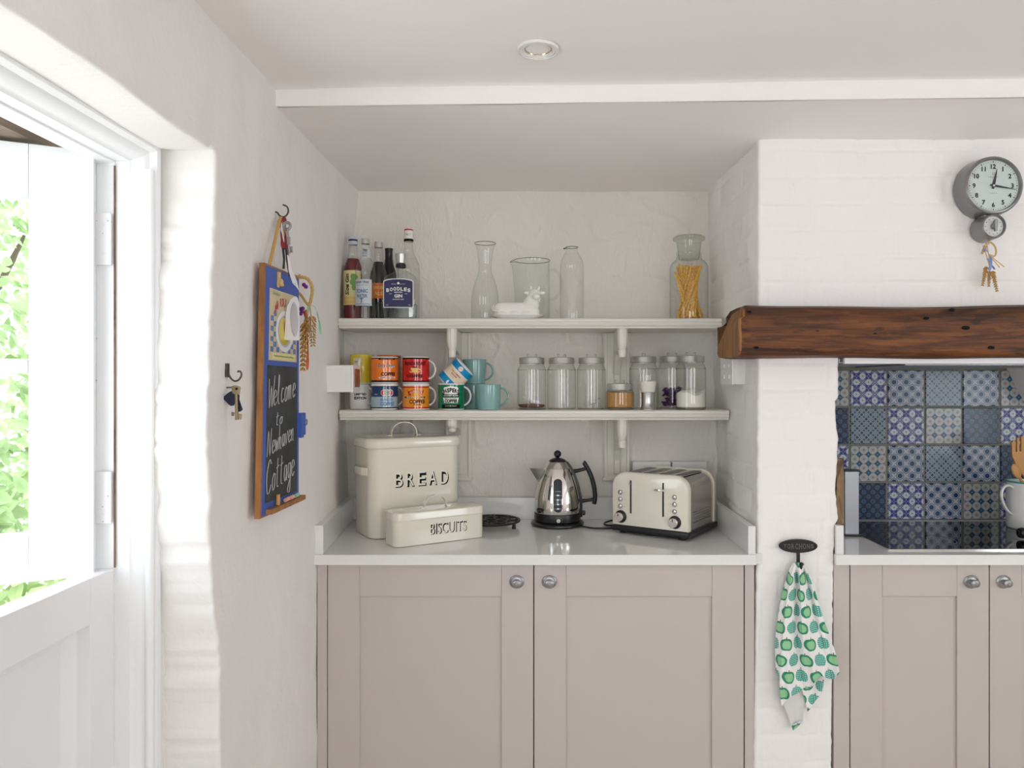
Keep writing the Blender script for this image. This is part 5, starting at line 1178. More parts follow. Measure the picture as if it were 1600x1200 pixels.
# double switch on the right side of the alcove
root = empty('switch_box', (.60, 2.37, PZ(600, 2.30)), 0, 'white double switch box on the alcove side wall just below the beam end', 'switch', 'white electrical fittings'); L = root.location.copy()
zt_, zb_ = PZ(558, 2.30), PZ(600.5, 2.30)
o = MB().box(.590, .640, 2.302, 2.446, zb_, zt_, .002).build('back_box', M['socket'], root); o.location = -L
o = MB().box(.583, .5905, 2.300, 2.448, zb_-.001, zt_+.001, .0025).build('face_plate', M['socket'], root); o.location = -L
for yy in (2.335, 2.40):
    for zz in (zb_+.024, zb_+.058): o = MB().box(.5795, .5835, yy-.006, yy+.006, zz-.006, zz+.006, .001).build('rocker', M['socket'], root); o.location = -L

# ------------------------------------------------------------------ clock, wheat, towel, things by the hob
def wheat_ear(mb, p0, p1, r=.006, n=9, mi=0):
    p0, p1 = Vector(p0), Vector(p1); d = p1-p0; L = d.length; dn = d.normalized(); sd = dn.cross(Vector((0, 1, 0)))
    if sd.length < .2: sd = dn.cross(Vector((1, 0, 0)))
    sd.normalize(); fw = dn.cross(sd).normalized()
    for i in range(n):
        t = (i+.5)/n; c = p0+d*t; k = 1-.45*t
        for a in ((0, PI, PI/2, 3*PI/2) if i % 2 else (PI/4, 3*PI/4, 5*PI/4, 7*PI/4)):
            o = sd*math.cos(a)+fw*math.sin(a); q = (dn*-1+o*-.75).normalized()
            mb.ball(c+o*r*.60*k, L/n*.95*k+.001, mi, 8, sc=(.30, .30, .85), R=q.to_track_quat('Z', 'Y').to_matrix())
def braid(mb, path, r, mi=0, turns=9):
    path = spline(path, 8); N = len(path)
    for j in range(3):
        pts = []
        for i, p in enumerate(path):
            t = (path[min(i+1, N-1)]-path[max(i-1, 0)]).normalized(); s1 = t.cross(Vector((0, 1, 0))); s1 = s1.normalized() if s1.length > .1 else Vector((1, 0, 0)); s3 = t.cross(s1)
            a = turns*2*PI*i/N+j*2.094; pts.append(p+s1*math.cos(a)*r+s3*math.sin(a)*r)
        mb.tube(pts, r*.8, 6, mi)
CX, CZ, CYW = 1.2755, 1.973, 2.157
root = empty('wall_clock', (CX, CYW, CZ), 0, 'round grey metal wall clock with a small kitchen timer dial below, on the white brick', 'clock')
RX = Matrix.Rotation(PI/2, 4, 'X')      # lathe axis turned towards the viewer
def ylathe(prof, n=48, cz=0, mi=0): return MB().lathe(prof, n, mi, M=Matrix.Translation((0, 0, cz)) @ RX)
b = ylathe([(.0, .0), (.086, .0), (.0875, .003), (.0855, .02), (.0835, .048), (.0825, .054), (.0795, .058), (.0755, .0585), (.0735, .056), (.0725, .050), (0, .050)], 72)
b.lathe([(0, 0), (.037, 0), (.038, .003), (.0365, .03), (.0350, .054), (.0335, .057), (.0305, .058), (.0290, .055), (.0285, .050), (0, .050)], 48, M=Matrix.Translation((0, 0, -.1155)) @ RX)
b.box(-.022, .022, -.046, -.004, -.098, -.070, .006); b.build('clock_case', M['clock_case'], root, ang=50)
ylathe([(0, .0505), (.0722, .0505)], 64).build('clock_face', M['clock_face'], root, fix=False)
b = MB(); yf = -.0512
for i in range(60):
    a = 2*PI*i/60; r0, r1, w_ = (.0665, .0690, .0006) if i % 5 else (.0655, .0695, .0013)
    u = Vector((math.sin(a), 0, math.cos(a))); v = Vector((math.cos(a), 0, -math.sin(a))); b.add([u*r0-v*w_+Vector((0, yf, 0)), u*r0+v*w_+Vector((0, yf, 0)), u*r1+v*w_+Vector((0, yf, 0)), u*r1-v*w_+Vector((0, yf, 0))], [(0, 1, 2, 3)])
for i in range(1, 13):
    a = 2*PI*i/12; r = .0545; T_(b, lambda p, q: (p, yf, q), str(i), .0135, 0, dx=r*math.sin(a), dy=r*math.cos(a), bold=.035)
T_(b, lambda p, q: (p, yf, q), 'NEWGATE', .0022, 0, width=.026, dy=.0245); T_(b, lambda p, q: (p, yf, q), 'LONDON', .0018, 0, width=.02, dy=-.021)
for s in ((-.003, .0315, .003, .0325), (-.003, .0365, .003, .0375), (-.003, .0315, -.002, .0375), (.002, .0315, .003, .0375)): b.add([(s[0], yf, s[1]), (s[2], yf, s[1]), (s[2], yf, s[3]), (s[0], yf, s[3])], [(0, 1, 2, 3)], 1)
b.build('dial_print', [M['ink'], M['orange_ribbon']], root, smooth=False, fix=False)
def hand(ang, L, w_, y, tail): 
    u = Vector((math.sin(ang), 0, math.cos(ang))); v = Vector((math.cos(ang), 0, -math.sin(ang))); o = Vector((0, y, 0)); b = MB()
    pl = [-u*tail-v*w_*.8, -u*tail+v*w_*.8, v*w_, u*L*.3+v*w_*.85, u*L+v*.0004, u*L-v*.0004, u*L*.3-v*w_*.85, -v*w_]
    b.loft([[p+o for p in pl], [p+o-Vector((0, .0006, 0)) for p in pl]]); return b.build('clock_hand', mat('blued_steel', (.03, .035, .045), .35, .5), root)
hand(math.radians(12), .049, .0042, -.0522, .009); hand(math.radians(100), .0650, .0032, -.0532, .010)
MB().lathe([(0, .0560), (.0028, .0558), (.0034, .0545), (.0034, .051)], 20, M=RX).build('hand_boss', M['chrome'], root)
ylathe([(0, .0568), (.0735, .0562)], 48).build('clock_glass', M['pane'], root, fix=False)
b = ylathe([(0, .0505), (.0284, .0505)], 40, -.1155); 
for i in range(12):
    a = 2*PI*i/12; b.add([(.0222*math.sin(a)+x, yf, -.1155+.0222*math.cos(a)+z) for x, z in ((-.0012, -.0010), (.0012, -.0010), (.0012, .0010), (-.0012, .0010))], [(0, 1, 2, 3)], 1)
    for q in (.33, .66): c = a+q*PI/6; b.add([(.0255*math.sin(c)+x, yf, -.1155+.0255*math.cos(c)+z) for x, z in ((-.0003, -.0005), (.0003, -.0005), (.0003, .0005), (-.0003, .0005))], [(0, 1, 2, 3)], 1)
b.build('timer_face', [M['clock_face'], M['ink']], root, smooth=False, fix=False)
b = MB().lathe([(0, .062), (.0075, .0615), (.0085, .058), (.0085, .051)], 28, M=Matrix.Translation((0, 0, -.1155)) @ RX)
b.prism([(-.003, -.1315), (.003, -.1315), (.0045, -.116), (.0055, -.104), (.003, -.0975), (-.003, -.0975), (-.0055, -.104), (-.0045, -.116)], -.067, -.058, 'y', r=.0012); b.build('timer_knob', mat('old_nickel', (.30, .32, .29), .3, .9), root)
# wheat bundle under the clock
L = P(1546, 378, 2.12); root = empty('wheat_bundle', L, 0, 'small dried wheat bundle tied with blue ribbon hanging under the clock', 'wheat decoration')
q = lambda x, y, d=0: P(x, y, 2.125-d)-L
b = MB(); braid(b, [q(1540, 381), q(1548, 379), q(1555, 386), q(1556, 397), q(1551, 401), q(1546, 398)], .0016, 0, 8); b.tube([q(1545, 372, -.03), q(1545, 382)], .0012, 6)
for a in ((1536, 384, 1546, 415), (1542, 381, 1547, 420), (1550, 398, 1545, 420), (1546, 399, 1569, 417), (1548, 402, 1562, 418)): b.tube([q(a[0], a[1]), q((a[0]+a[2])/2+.5, (a[1]+a[3])/2, .003), q(a[2], a[3])], .0013, 6)
b.build('straw_loop', M['straw'], root)
for a in ((1541, 417, 1535, 447), (1546, 424, 1545, 448), (1551, 424, 1558, 456), (1540, 384, 1534, 397)): b = MB(); wheat_ear(b, q(a[0], a[1]), q(a[2], a[3]), .0062, 9); b.build('wheat_ear', M['wheat'], root)
def ribbon(pts, w_, m, root, name='ribbon', ax=Vector((1, 0, 0))):
    pts = spline(pts, 6); rr = []
    for i, p in enumerate(pts):
        k = 1+.25*math.sin(i*.9); s = (ax*math.cos(i*.22)+Vector((0, 1, 0))*math.sin(i*.22)*.6)*w_*k; rr.append([p-s, p+s, p+s+Vector((0, .0008, 0)), p-s+Vector((0, .0008, 0))])
    return MB().loft(rr).build(name, m, root)
ribbon([q(1538, 388, .006), q(1546, 398, .010), q(1549, 410, .010), q(1546, 424, .008)], .0035, M['blue_ribbon'], root); ribbon([q(1543, 404, .008), q(1550, 414, .008), q(1554, 421, .004)], .003, M['blue_ribbon'], root)

# tea-towel hook plaque and towel
L = Vector((PX(1247, 2.148), 2.150, PZ(853, 2.148))); root = empty('towel_hook', L, 0, 'black cast-iron oval TORCHONS hook plaque on the white brick pier', 'hook')
b = MB(); pl = lambda k, y: [Vector((.0555*k*math.cos(2*PI*i/48), y, .0195*k*math.sin(2*PI*i/48))) for i in range(48)]
b.loft([pl(.97, .004), pl(1, .001), pl(1, -.005), pl(.975, -.0072), pl(.93, -.0072), pl(.91, -.0055), pl(.5, -.0055)]); b.build('plaque', M['iron'], root)
b = MB()
for i, ch in enumerate('TORCHONS'):
    V, F = text2d(ch, .0165-.0008*abs(i-3.5)**1.4, .02, .0085); x = (i-3.5)*.0112
    for d, fl in ((-.0075, 0), (-.0055, 1)): b.add([(x+u, d, v) for u, v in V], F)
b.build('raised_lettering', mat('worn_iron', (.13, .12, .12), .35, .5), root, smooth=False, fix=False)
b = MB().box(-.0045, .0045, -.006, .001, -.052, -.017, .001); b.tube(spline([(0, -.003, -.050), (0, -.006, -.060), (0, -.016, -.064), (0, -.026, -.058), (0, -.030, -.048)], 5), .0038, 10); b.ball((0, -.030, -.046), .0055); b.ball((.001, -.0066, -.030), .0016, n=8)
b.build('hook_arm', M['iron'], root)
L = P(1247, 880, 2.125); root = empty('tea_towel', L, 0, 'white tea towel with green apple print hanging in folds from the black hook', 'towel')
LT = [(0, 1239.5), (.05, 1234), (.12, 1230), (.25, 1223), (.45, 1216.5), (.62, 1212.5), (.78, 1210.5), (1, 1212)]
RT = [(0, 1255.5), (.05, 1259), (.12, 1264), (.25, 1273), (.40, 1281), (.55, 1289), (.70, 1299), (.85, 1307), (1, 1312)]
BOT = [(-1, 1050), (-.93, 1056), (-.85, 1104), (-.72, 1098), (-.30, 1083), (-.1, 1072), (.05, 1077), (.25, 1066), (.45, 1056), (.62, 1060), (.80, 1062), (1, 1051)]
def towel(s, t, back=0):
    x = interp(LT, t)*(1-s)/2+interp(RT, t)*(1+s)/2; yb = interp(BOT, s); y = 879+(yb-879)*t
    ph = s*7.2+.5*math.sin(t*3)+.35; am = .034*(1-.42*t)*ss(0, .15, t)+.003
    dep = .012+am*abs(math.sin(ph*.5+.4))**.75*(1-.35*abs(s)**3)+.004*math.sin(s*17+t*4)*t; x += 2.5*math.cos(ph)*ss(0, .2, t)*(1-abs(s)**4)
    if t < .12: dep += .012*(1-t/.12)*(1-abs(s))
    p = P(x, y, 2.150-dep); return p, ph
b = MB(); b.uv = []; NU, NV = 110, 110
for j in range(NV+1):
    acc = 0; prev = None; row = []
    for i in range(NU+1):
        p, ph = towel(-1+2*i/NU, j/NV); 
        if prev is not None: acc += math.hypot(p.x-prev.x, p.y-prev.y)
        prev = p; row.append((p-L, acc))
    for p, a in row: b.v.append(p); b.uv.append(((a-acc/2)/.047+.35, (p.z)/.047+.4))
b.f = [(j*(NU+1)+i, j*(NU+1)+i+1, (j+1)*(NU+1)+i+1, (j+1)*(NU+1)+i) for j in range(NV) for i in range(NU)]; b.m = [0]*len(b.f)
o = b.build('cloth', M['towel'], root, ang=180, fix=False); md = o.modifiers.new('t', 'SOLIDIFY'); md.thickness = .0014; md.offset = 1
def flap(poly, dep, m, name, k=0):
    b = MB(); b.uv = []; n = 14; A, B_, Cc, D_ = [Vector(p) for p in poly]
    for j in range(n+1):
        for i in range(n+1):
            u, v = i/n, j/n; q_ = (A*(1-u)+B_*u)*(1-v)+(D_*(1-u)+Cc*u)*v
            p = P(q_.x, q_.y, 2.150-dep-.006*math.sin(u*5+v*2+k))-L; b.v.append(p); b.uv.append((p.x/.0415+.2+k, p.z/.0415+.1))
    b.f = [(j*(n+1)+i, j*(n+1)+i+1, (j+1)*(n+1)+i+1, (j+1)*(n+1)+i) for j in range(n) for i in range(n)]; b.m = [0]*len(b.f)
    o = b.build(name, m, root, ang=180, fix=False); md = o.modifiers.new('t', 'SOLIDIFY'); md.thickness = .0012; return o
plain = mat('white_cotton_back', (.66, .66, .63), .9)
flap([(1218, 1085), (1257, 1070), (1255, 1126), (1239, 1141)], .008, plain, 'back_flap', 0)
flap([(1237, 1133), (1255, 1124), (1255, 1128), (1239, 1141)], .0105, M['towel'], 'hem', .3)
flap([(1250, 1068), (1290, 1050), (1284, 1082), (1262, 1112)], .009, M['towel'], 'back_flap', 2)
flap([(1213, 1042), (1226, 1030), (1226, 1062), (1217, 1058)], .0085, M['towel'], 'back_flap', 4)

# beside the hob
L = P(1331, 838, 2.40); root = empty('steel_box', L, 0, 'tall narrow brushed-steel box with a dark base standing left of the hob', 'container')
MB().box(-.0225, .0225, -.002, .028, .006, PZ(738, 2.38)-L.z, .002).build('box_body', mat('dull_steel', (.36, .38, .41), .38, .8), root)
MB().box(-.024, .024, -.003, .030, PZ(738, 2.38)-L.z, PZ(738, 2.38)-L.z+.006, .0015).build('box_rim', M['black'], root)
MB().box(-.024, .036, -.006, .122, .0006, .008, .002).build('box_base', M['black'], root)
b = MB(); rr = []
x0, x1 = PX(1309, 2.16), PX(1320, 2.16)
for i in range(40):
    t = i/39; z = 1.001+(PZ(717, 2.16)-1.001)*t; e = .0035*noise.noise(Vector((2, 5, z*40)))+.002*noise.noise(Vector((7, 5, z*110))); e2 = .0008*noise.noise(Vector((2, 9, z*60)))
    rr.append([Vector((x0+e-.001, 2.166, z)), Vector((x1+e2, 2.166, z)), Vector((x1+e2, 2.19, z)), Vector((x0+e, 2.19, z))])
b.loft(rr); o = b.build('timber_batten', M['rough_timber'], ang=50); tag(o, 'rough brown timber batten fixed upright to the brick pier, left of the steel box', 'timber')
JG = Vector((1.648, 2.515, WZ+.0052)); root = empty('enamel_jug', JG, 0, 'white enamel jug with a teal rim holding wooden utensils on the hob', 'jug')
lath([(0, .003), (.063, .003), (.066, 0), (.069, .003), (.0705, .02), (.0705, .10), (.069, .148), (.0705, .154), (.0705, .158), (.068, .158), (.067, .15), (.067, .01), (0, .008)], 'enamel_white', 'jug_body', root, 56)
MB().lathe([(.0703, .1545), (.0718, .156), (.0712, .1595), (.068, .1598), (.0668, .1575)], 56).build('teal_rim', M['teal_rim'], root)
MB().tube(spline([(-.066, -.012, .138), (-.082, -.015, .146), (-.100, -.018, .140), (-.110, -.020, .118), (-.104, -.019, .090), (-.088, -.016, .062), (-.070, -.012, .048)], 6), .0048, 12, flat=(1.3, .85)).build('handle', M['enamel_white'], root)
b = MB(); fj = lambda x, z: (.0708*math.sin(x/.0708-.65), -.0708*math.cos(x/.0708-.65), z)
for cx, cz, r in ((0, .124, .005), (.008, .126, .006), (.004, .119, .004), (.015, .121, .004)): poly_patch(b, fj, circ(cx, cz, r, 12, r*.6))
b.build('teal_motif', M['teal_rim'], root, smooth=False, fix=False)
def utensil(kind, L, label):
    root = empty(kind, L, 0, label, 'utensil', 'wooden utensils in the enamel jug')
    return root
u1 = P(1597, 720, 2.515); root = utensil('wooden_fork', (u1.x, 2.515, WZ+.02), 'pale wooden slotted fork standing in the enamel jug'); o3 = root.location.copy()
b = MB(); pw = lambda x, y: (P(x, y, 2.515)-o3)
out = [pw(x, y) for x, y in ((1580, 692), (1583, 688), (1586, 690), (1586, 706), (1588.5, 706), (1588.5, 684), (1592, 684), (1592, 705), (1595, 705), (1595, 682), (1599, 682), (1600, 700), (1606, 720), (1612, 740), (1616, 770), (1612, 800), (1606, 800), (1608, 770), (1600, 745), (1588, 728), (1581, 712))]
b.loft([[p+Vector((0, y, 0)) for p in out] for y in (-.003, .004)]); b.build('fork_body', M['spoon_wood'], root, ang=30)
root = utensil('wooden_spoon', (u1.x, 2.47, WZ+.02), 'darker wooden spoon in front of the slotted fork in the enamel jug'); o3 = root.location.copy()
b = MB().ball(P(1588, 736, 2.475)-o3, .0235, n=20, sc=(.62, .25, 1.1), R=Matrix.Rotation(-.42, 3, 'Y').to_3x3()); b.tube([P(1592, 744, 2.478)-o3, P(1601, 760, 2.49)-o3, P(1612, 812, 2.51)-o3], .0045, 10); b.build('spoon_body', M['spoon_wood'], root)
root = empty('frying_pan', (1.76, 2.33, WZ+.0055), 0, 'black pan whose stubby handle reaches over the front of the hob', 'pan')
MB().lathe([(0, .002), (.085, .002), (.09, 0), (.10, .004), (.115, .040), (.118, .0405), (.112, .036), (.096, .007), (0, .006)], 48, cx=0).build('pan_body', M['iron'], root)
MB().tube([(-.112, 0, .026), (-.15, 0, .024), (-.20, 0, .0205), (-.262, 0, .0195), (-.268, 0, .0195)], [.010, .011, .014, .0165, .0145], 18).build('handle', M['black'], root)
MB().tube([(-.2685, 0, .0195), (-.271, 0, .0195)], .0085, 14).build('handle_cap', M['iron'], root)

# ------------------------------------------------------------------ left wall: chalkboard, hooks, keys, wheat
BX = -.658; NB, NT, FB, FT = Vector((1.718, 1.097)), Vector((1.748, 1.696)), Vector((1.990, 1.095)), Vector((1.992, 1.697))
def bf(u, v, e=0): 
    p = (NB*(1-u)+FB*u)*(1-v)+(NT*(1-u)+FT*u)*v; return Vector((BX+e, p.x, p.y))
LB = Vector((BX-.014, 1.86, 1.097)); root = empty('chalkboard', LB, 0, 'tall narrow chalkboard with blue border and chalk writing on the left wall', 'chalkboard')
def bq(u0, u1, v0, v1, e0, e1, name, m, par=None, n=1):
    b = MB(); ringz = lambda e: [bf(u0, v0, e)-LB, bf(u1, v0, e)-LB, bf(u1, v1, e)-LB, bf(u0, v1, e)-LB]
    return b.loft([ringz(e0), ringz(e1)]).build(name, m, par or root, smooth=False)
bq(0, 1, 0, 1, -.013, 0, 'wooden_frame', M['frame_wood'])
bq(.03, .985, .006, .992, 0, .0008, 'blue_border', M['board_blue'])
bq(.10, .93, .052, .598, .0008, .0014, 'slate', M['slate'])
bu = lambda u, z: (u, (z-1.096)/.600)
u_, v0 = bu(.12, 1.467); _, v1 = bu(0, 1.641); po = bq(.13, .91, v0, v1, .0008, .0014, 'poster', M['print_tan'])
b = MB(); b.mats = []
def k_(c):
    if c not in b.mats: b.mats.append(c)
    return b.mats.index(c)
pf = lambda e: (lambda x, y: bf(.52+x/.262, (1.554+y-1.096)/.6, e)-LB)
for i in range(9):
    for j in range(8):
        if (i+j) % 2 == 0 and abs(i-4) > (2.2 if j > 2 else -1): x = -.094+.0209*i; z = -.066+.0125*j; patch(b, pf(.0017), x, x+.0209, z, z+.0125, k_('mid_blue'), 1)
for i, ch in enumerate('JAM ROLY POLY'):
    if ch != ' ': a = -1.0+2.0*i/12; T_(b, pf(.0022), ch, .021, k_('red_glaze'), width=.0105, dx=.078*math.sin(a)*1.0, dy=.012+.052*math.cos(a)-.003, bold=.04)
T_(b, pf(.0022), 'Grandma\'s', .010, k_('leaf_print'), width=.05, dx=-.055, dy=.078, shear=.3)
poly_patch(b, pf(.0024), circ(.006, -.012, .066, 36, .052), k_('label_white')); poly_patch(b, pf(.0029), circ(.006, -.012, .050, 32, .040), k_('paper_grey')); poly_patch(b, pf(.0033), circ(0, -.012, .040, 28, .035), k_('yellow_glaze')); poly_patch(b, pf(.0037), circ(.018, -.006, .022, 20, .028), k_('dark_red'))
patch(b, pf(.0020), -.085, .090, -.084, -.068, k_('label_cream'), 1); T_(b, pf(.0024), 'Traditional home made pudding', .006, k_('leaf_print'), width=.14, dy=-.076, bold=.02)
b.build('poster_print', [M[x] for x in b.mats], po, smooth=False, fix=False)
# chalk writing, one pen path per letter (x, y) on a unit grid
PEN = {'W': [[(0, 1), (.15, 0), (.35, .7), (.5, 0), (.75, 1.05)]], 'e': [[(0, .25), (.35, .32), (.3, .5), (.1, .5), (.02, .2), (.15, 0), (.4, .1)]], 'l': [[(.05, .1), (.2, .7), (.2, 1), (.1, .9), (.12, .1), (.3, 0)]],
       'c': [[(.35, .45), (.15, .5), (.02, .2), (.15, 0), (.38, .1)]], 'o': [[(.2, .5), (.03, .3), (.1, 0), (.3, .05), (.33, .4), (.2, .5), (.45, .42)]], 'm': [[(0, .5), (.03, 0), (.1, .45), (.22, .45), (.22, 0), (.3, .45), (.42, .45), (.42, .05), (.5, 0)]],
       't': [[(.15, .9), (.12, .1), (.3, 0)], [(0, .6), (.32, .66)]], 'N': [[(0, 0), (.08, 1), (.4, 0), (.5, 1.05)]], 'w': [[(0, .5), (.08, 0), (.2, .4), (.3, 0), (.42, .5)]], 'h': [[(.05, 1), (.05, 0), (.15, .42), (.3, .42), (.3, 0), (.38, 0)]],
       'a': [[(.33, .45), (.12, .5), (.02, .2), (.14, 0), (.3, .2), (.33, .5), (.33, .05), (.44, 0)]], 'v': [[(0, .5), (.15, 0), (.35, .55)]], 'n': [[(0, .5), (.03, 0), (.1, .42), (.27, .45), (.28, 0), (.36, 0)]], 'C': [[(.5, .85), (.3, 1), (.02, .6), (.1, .05), (.35, 0), (.55, .2)]],
       'g': [[(.33, .45), (.12, .5), (.03, .2), (.14, .02), (.32, .2), (.35, .5), (.33, -.35), (.15, -.45), (.02, -.3), (.4, .05)]], ' ': []}
def write(word, u0, u1, z, h, slope):
    adv = sum(.62 if c in 'WmNC' else .46 for c in word); x = 0; b = MB(); wd = (u1-u0)*.262
    for c in word:
        for st in PEN[c]:
            pts = []
            for px_, py_ in spline([(a, q_, 0) for a, q_ in st], 4) and [(v.x, v.y) for v in spline([(a, q_, 0) for a, q_ in st], 4)]:
                X = (x+px_*.9)/adv*wd; pts.append(bf(u0+X/.262+.02*py_, (z+py_*h+slope*X-1.096)/.6, .0018)-LB)
            b.tube(pts, .0014, 5, flat=(1, .4))
        x += .62 if c in 'WmNC' else .46
    b.build('chalk_writing', M['chalk'], root, smooth=False, fix=False)
write('Welcome', .13, .88, 1.352, .070, .13); write('to', .33, .52, 1.308, .034, .1); write('Newhaven', .12, .84, 1.236, .060, .16); write('Cottage', .11, .86, 1.148, .078, .13)
lg = MB().loft([[bf(u, .028, e)-LB+Vector((0, 0, dz)) for u in (.12, 1.03)][::1]+[bf(u, .028, e)-LB+Vector((0, 0, dz-.012)) for u in (1.03, .12)] for e, dz in ((.0008, 0), (.016, 0))]).build('chalk_ledge', M['frame_wood'], root)
for i, (u, m, lb) in enumerate(((.34, 'spoon_wood', 'short brown wooden peg standing on the chalkboard ledge'), (.57, 'chalk_pink', 'pink stub of chalk on the chalkboard ledge, nearer the middle'), (.70, 'chalk_pink', 'pink stub of chalk beside the green one on the chalkboard ledge'), (.84, 'chalk_green', 'green stub of chalk on the chalkboard ledge'))):
    p = bf(u, .028, .0085)+Vector((0, 0, .0055)); b = MB()
    if i == 0: b.tube([(0, 0, -.004), (0, 0, .022)], .0050, 10)
    else: b.tube([(0, -.012, 0), (0, .012, .001)], .0052, 10)
    o = b.build('chalk' if i else 'wooden_peg', M[m]); o.location = p; tag(o, lb, 'chalk' if i else 'peg', 'chalks on the chalkboard ledge' if i else None)
o = bq(.94, 1.02, .285, .395, .0008, .012, 'blue_magnet', M['board_blue']); 
p = bf(1.0, .345, .008); root2 = empty('bulldog_clip', p, 0, 'small blue and silver clip gripping the far edge of the chalkboard', 'clip')
MB().box(-.004, .006, -.004, .016, -.030, .030, .002).build('clip_jaw', M['board_blue'], root2)
MB().tube(spline([(.002, .016, .004), (.002, .034, .010), (.002, .037, .002), (.002, .030, -.004), (.002, .016, -.004)], 5), .0022, 8).build('clip_handle', M['pewter'], root2)
# upper hook with the things on it: projects from the wall at a distance of 1.9
HY = 1.90; h = lambda x, y, d=0: P(x, y, HY+d)
def thing_at(name, L, label, cat, group=None): return empty(name, L, 0, label, cat, group)
L = h(443, 335); root = thing_at('wall_hook', L, 'dark curled iron hook above the chalkboard', 'hook', 'iron hooks on the left wall')
MB().tube([p-L for p in spline([h(427, 331), h(433, 332), h(437, 337), h(443, 339), h(448, 336), h(450.5, 330), h(448.5, 323), h(442, 320)], 6)], .0022, 10).build('hook_wire', M['old_iron'], root)
MB().lathe([(0, .003), (.006, .002), (.006, -.001)], 14, M=Matrix.Translation(h(428, 331)-L) @ Matrix.Rotation(PI/2, 4, 'Y')).build('wall_plate', M['old_iron'], root)
L = h(440, 345); root = thing_at('hanging_strap', L, 'tan cord loop holding the chalkboard from the upper hook', 'cord')
top = h(440, 339); MB().tube([p-L for p in spline([bf(.16, .995, -.004), (bf(.16, .995, -.004)+top)/2+Vector((0, -.004, 0)), top, (bf(.78, .99, -.004)+top)/2+Vector((0, .004, 0)), bf(.78, .99, -.004)], 6)], .0030, 8, flat=(1.4, .6)).build('cord', M['strap_tan'], root)
L = h(444, 345); root = thing_at('red_ribbon', L, 'dark red ribbon looped over the upper hook', 'ribbon')
ribbon([h(440, 339)-L, h(437.5, 352, -.01)-L, h(440, 372, -.01)-L, h(443, 390, -.01)-L], .0042, M['red_ribbon'], root, 'ribbon'); ribbon([h(444, 340)-L, h(446, 356, .01)-L, h(446, 374, .01)-L, h(447, 390, .01)-L], .0042, M['red_ribbon'], root, 'ribbon')
def key(L, kp, m, root, bow=.0105, th=.0024, sh=.0026, y=0):
    return None
L = h(449, 352, -.02); root = thing_at('silver_key', L, 'silver key hanging from the upper hook over the red ribbon', 'key')
b = MB(); c = h(448.5, 353, -.02)-L; b.tube([c+Vector((.0095*math.cos(2*PI*i/20), 0, .0105*math.sin(2*PI*i/20))) for i in range(20)], .0024, 8, closed=True); b.tube([c+Vector((.006*math.cos(2*PI*i/16), 0, .006*math.sin(2*PI*i/16))) for i in range(16)], .0018, 8, closed=True)
b.tube([h(449.5, 358, -.02)-L, h(452, 396, -.02)-L], .0027, 10); a = h(453, 389, -.02)-L; b.box(a.x-.001, a.x+.007, a.y-.001, a.y+.001, a.z-.009, a.z+.006, .0004); a = h(451, 376, -.02)-L; b.box(a.x-.004, a.x+.004, a.y-.003, a.y+.003, a.z-.010, a.z+.010, .001)
b.build('key_body', M['pewter'], root)
L = h(446, 410); root = thing_at('scissors', L, 'narrow dark scissors hanging below the red ribbon at the top of the chalkboard', 'scissors')
b = MB(); b.tube([h(442, 388, -.03)-L, h(444, 405, -.03)-L, h(443, 420, -.03)-L], .0030, 8); b.tube([h(447, 388, -.03)-L, h(449, 408, -.03)-L, h(453, 432, -.03)-L], .0036, 8, flat=(1.2, .8)); b.build('blades', M['black'], root)
def sheet(pts, m, root, name, th=.0008):
    b = MB(); b.loft([[Vector(p) for p in pts], [Vector(p)+Vector((.0002, th, 0)) for p in pts]]); return b.build(name, m, root, smooth=False)
L = h(456, 430, -.03); root = thing_at('paper_tag', L, 'white paper tag hanging beside the scissors', 'tag', 'white paper pieces on the chalkboard hook')
sheet([h(x, y, -.035)-L for x, y in ((448.5, 398), (451.5, 400), (456, 422), (461, 447), (457, 442), (451, 424))], M['paper'], root, 'tag'); sheet([h(x, y, -.03)-L for x, y in ((455, 424), (459, 427), (464, 440), (467, 454), (462, 447))], M['paper'], root, 'tag')
L = h(436, 440, -.06); root = thing_at('twine_knot', L, 'knotted tan twine bow pinned at the top of the chalkboard', 'twine')
b = MB()
for x, y, x2, y2 in ((430, 425, 437, 436), (437, 425, 433, 437), (435, 436, 434, 449), (436, 436, 442, 447)): b.ball((h((x+x2)/2, (y+y2)/2, -.07)-L), .010, n=10, sc=(.65, .5, 1.0)); b.tube([h(x, y, -.07)-L, h(x2, y2, -.07)-L], .0042, 8)
b.build('knot', M['straw'], root)
L = h(460, 500, -.02); root = thing_at('folded_paper', L, 'curled white paper note hanging over the chalkboard poster', 'paper', 'white paper pieces on the chalkboard hook')
b = MB(); rr = []
outl = [(446.5, 492), (449, 478), (454, 468), (460, 463.5), (465, 465), (467.5, 474), (468, 500), (467.5, 532), (456, 532), (444, 531)]
b.loft([[h(x, y, -.03)-L for x, y in outl], [h(x, y, -.028)-L for x, y in outl]]); b.build('note', M['paper'], root, smooth=False)
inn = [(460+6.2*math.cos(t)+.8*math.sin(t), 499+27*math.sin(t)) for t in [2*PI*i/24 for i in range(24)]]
b = MB().loft([[h(x, y, -.0305)-L for x, y in inn], [h(460+(x-460)*.85, 499+(y-499)*.92, -.0325)-L for x, y in inn]]); b.build('grey_inside', M['paper_grey'], root)
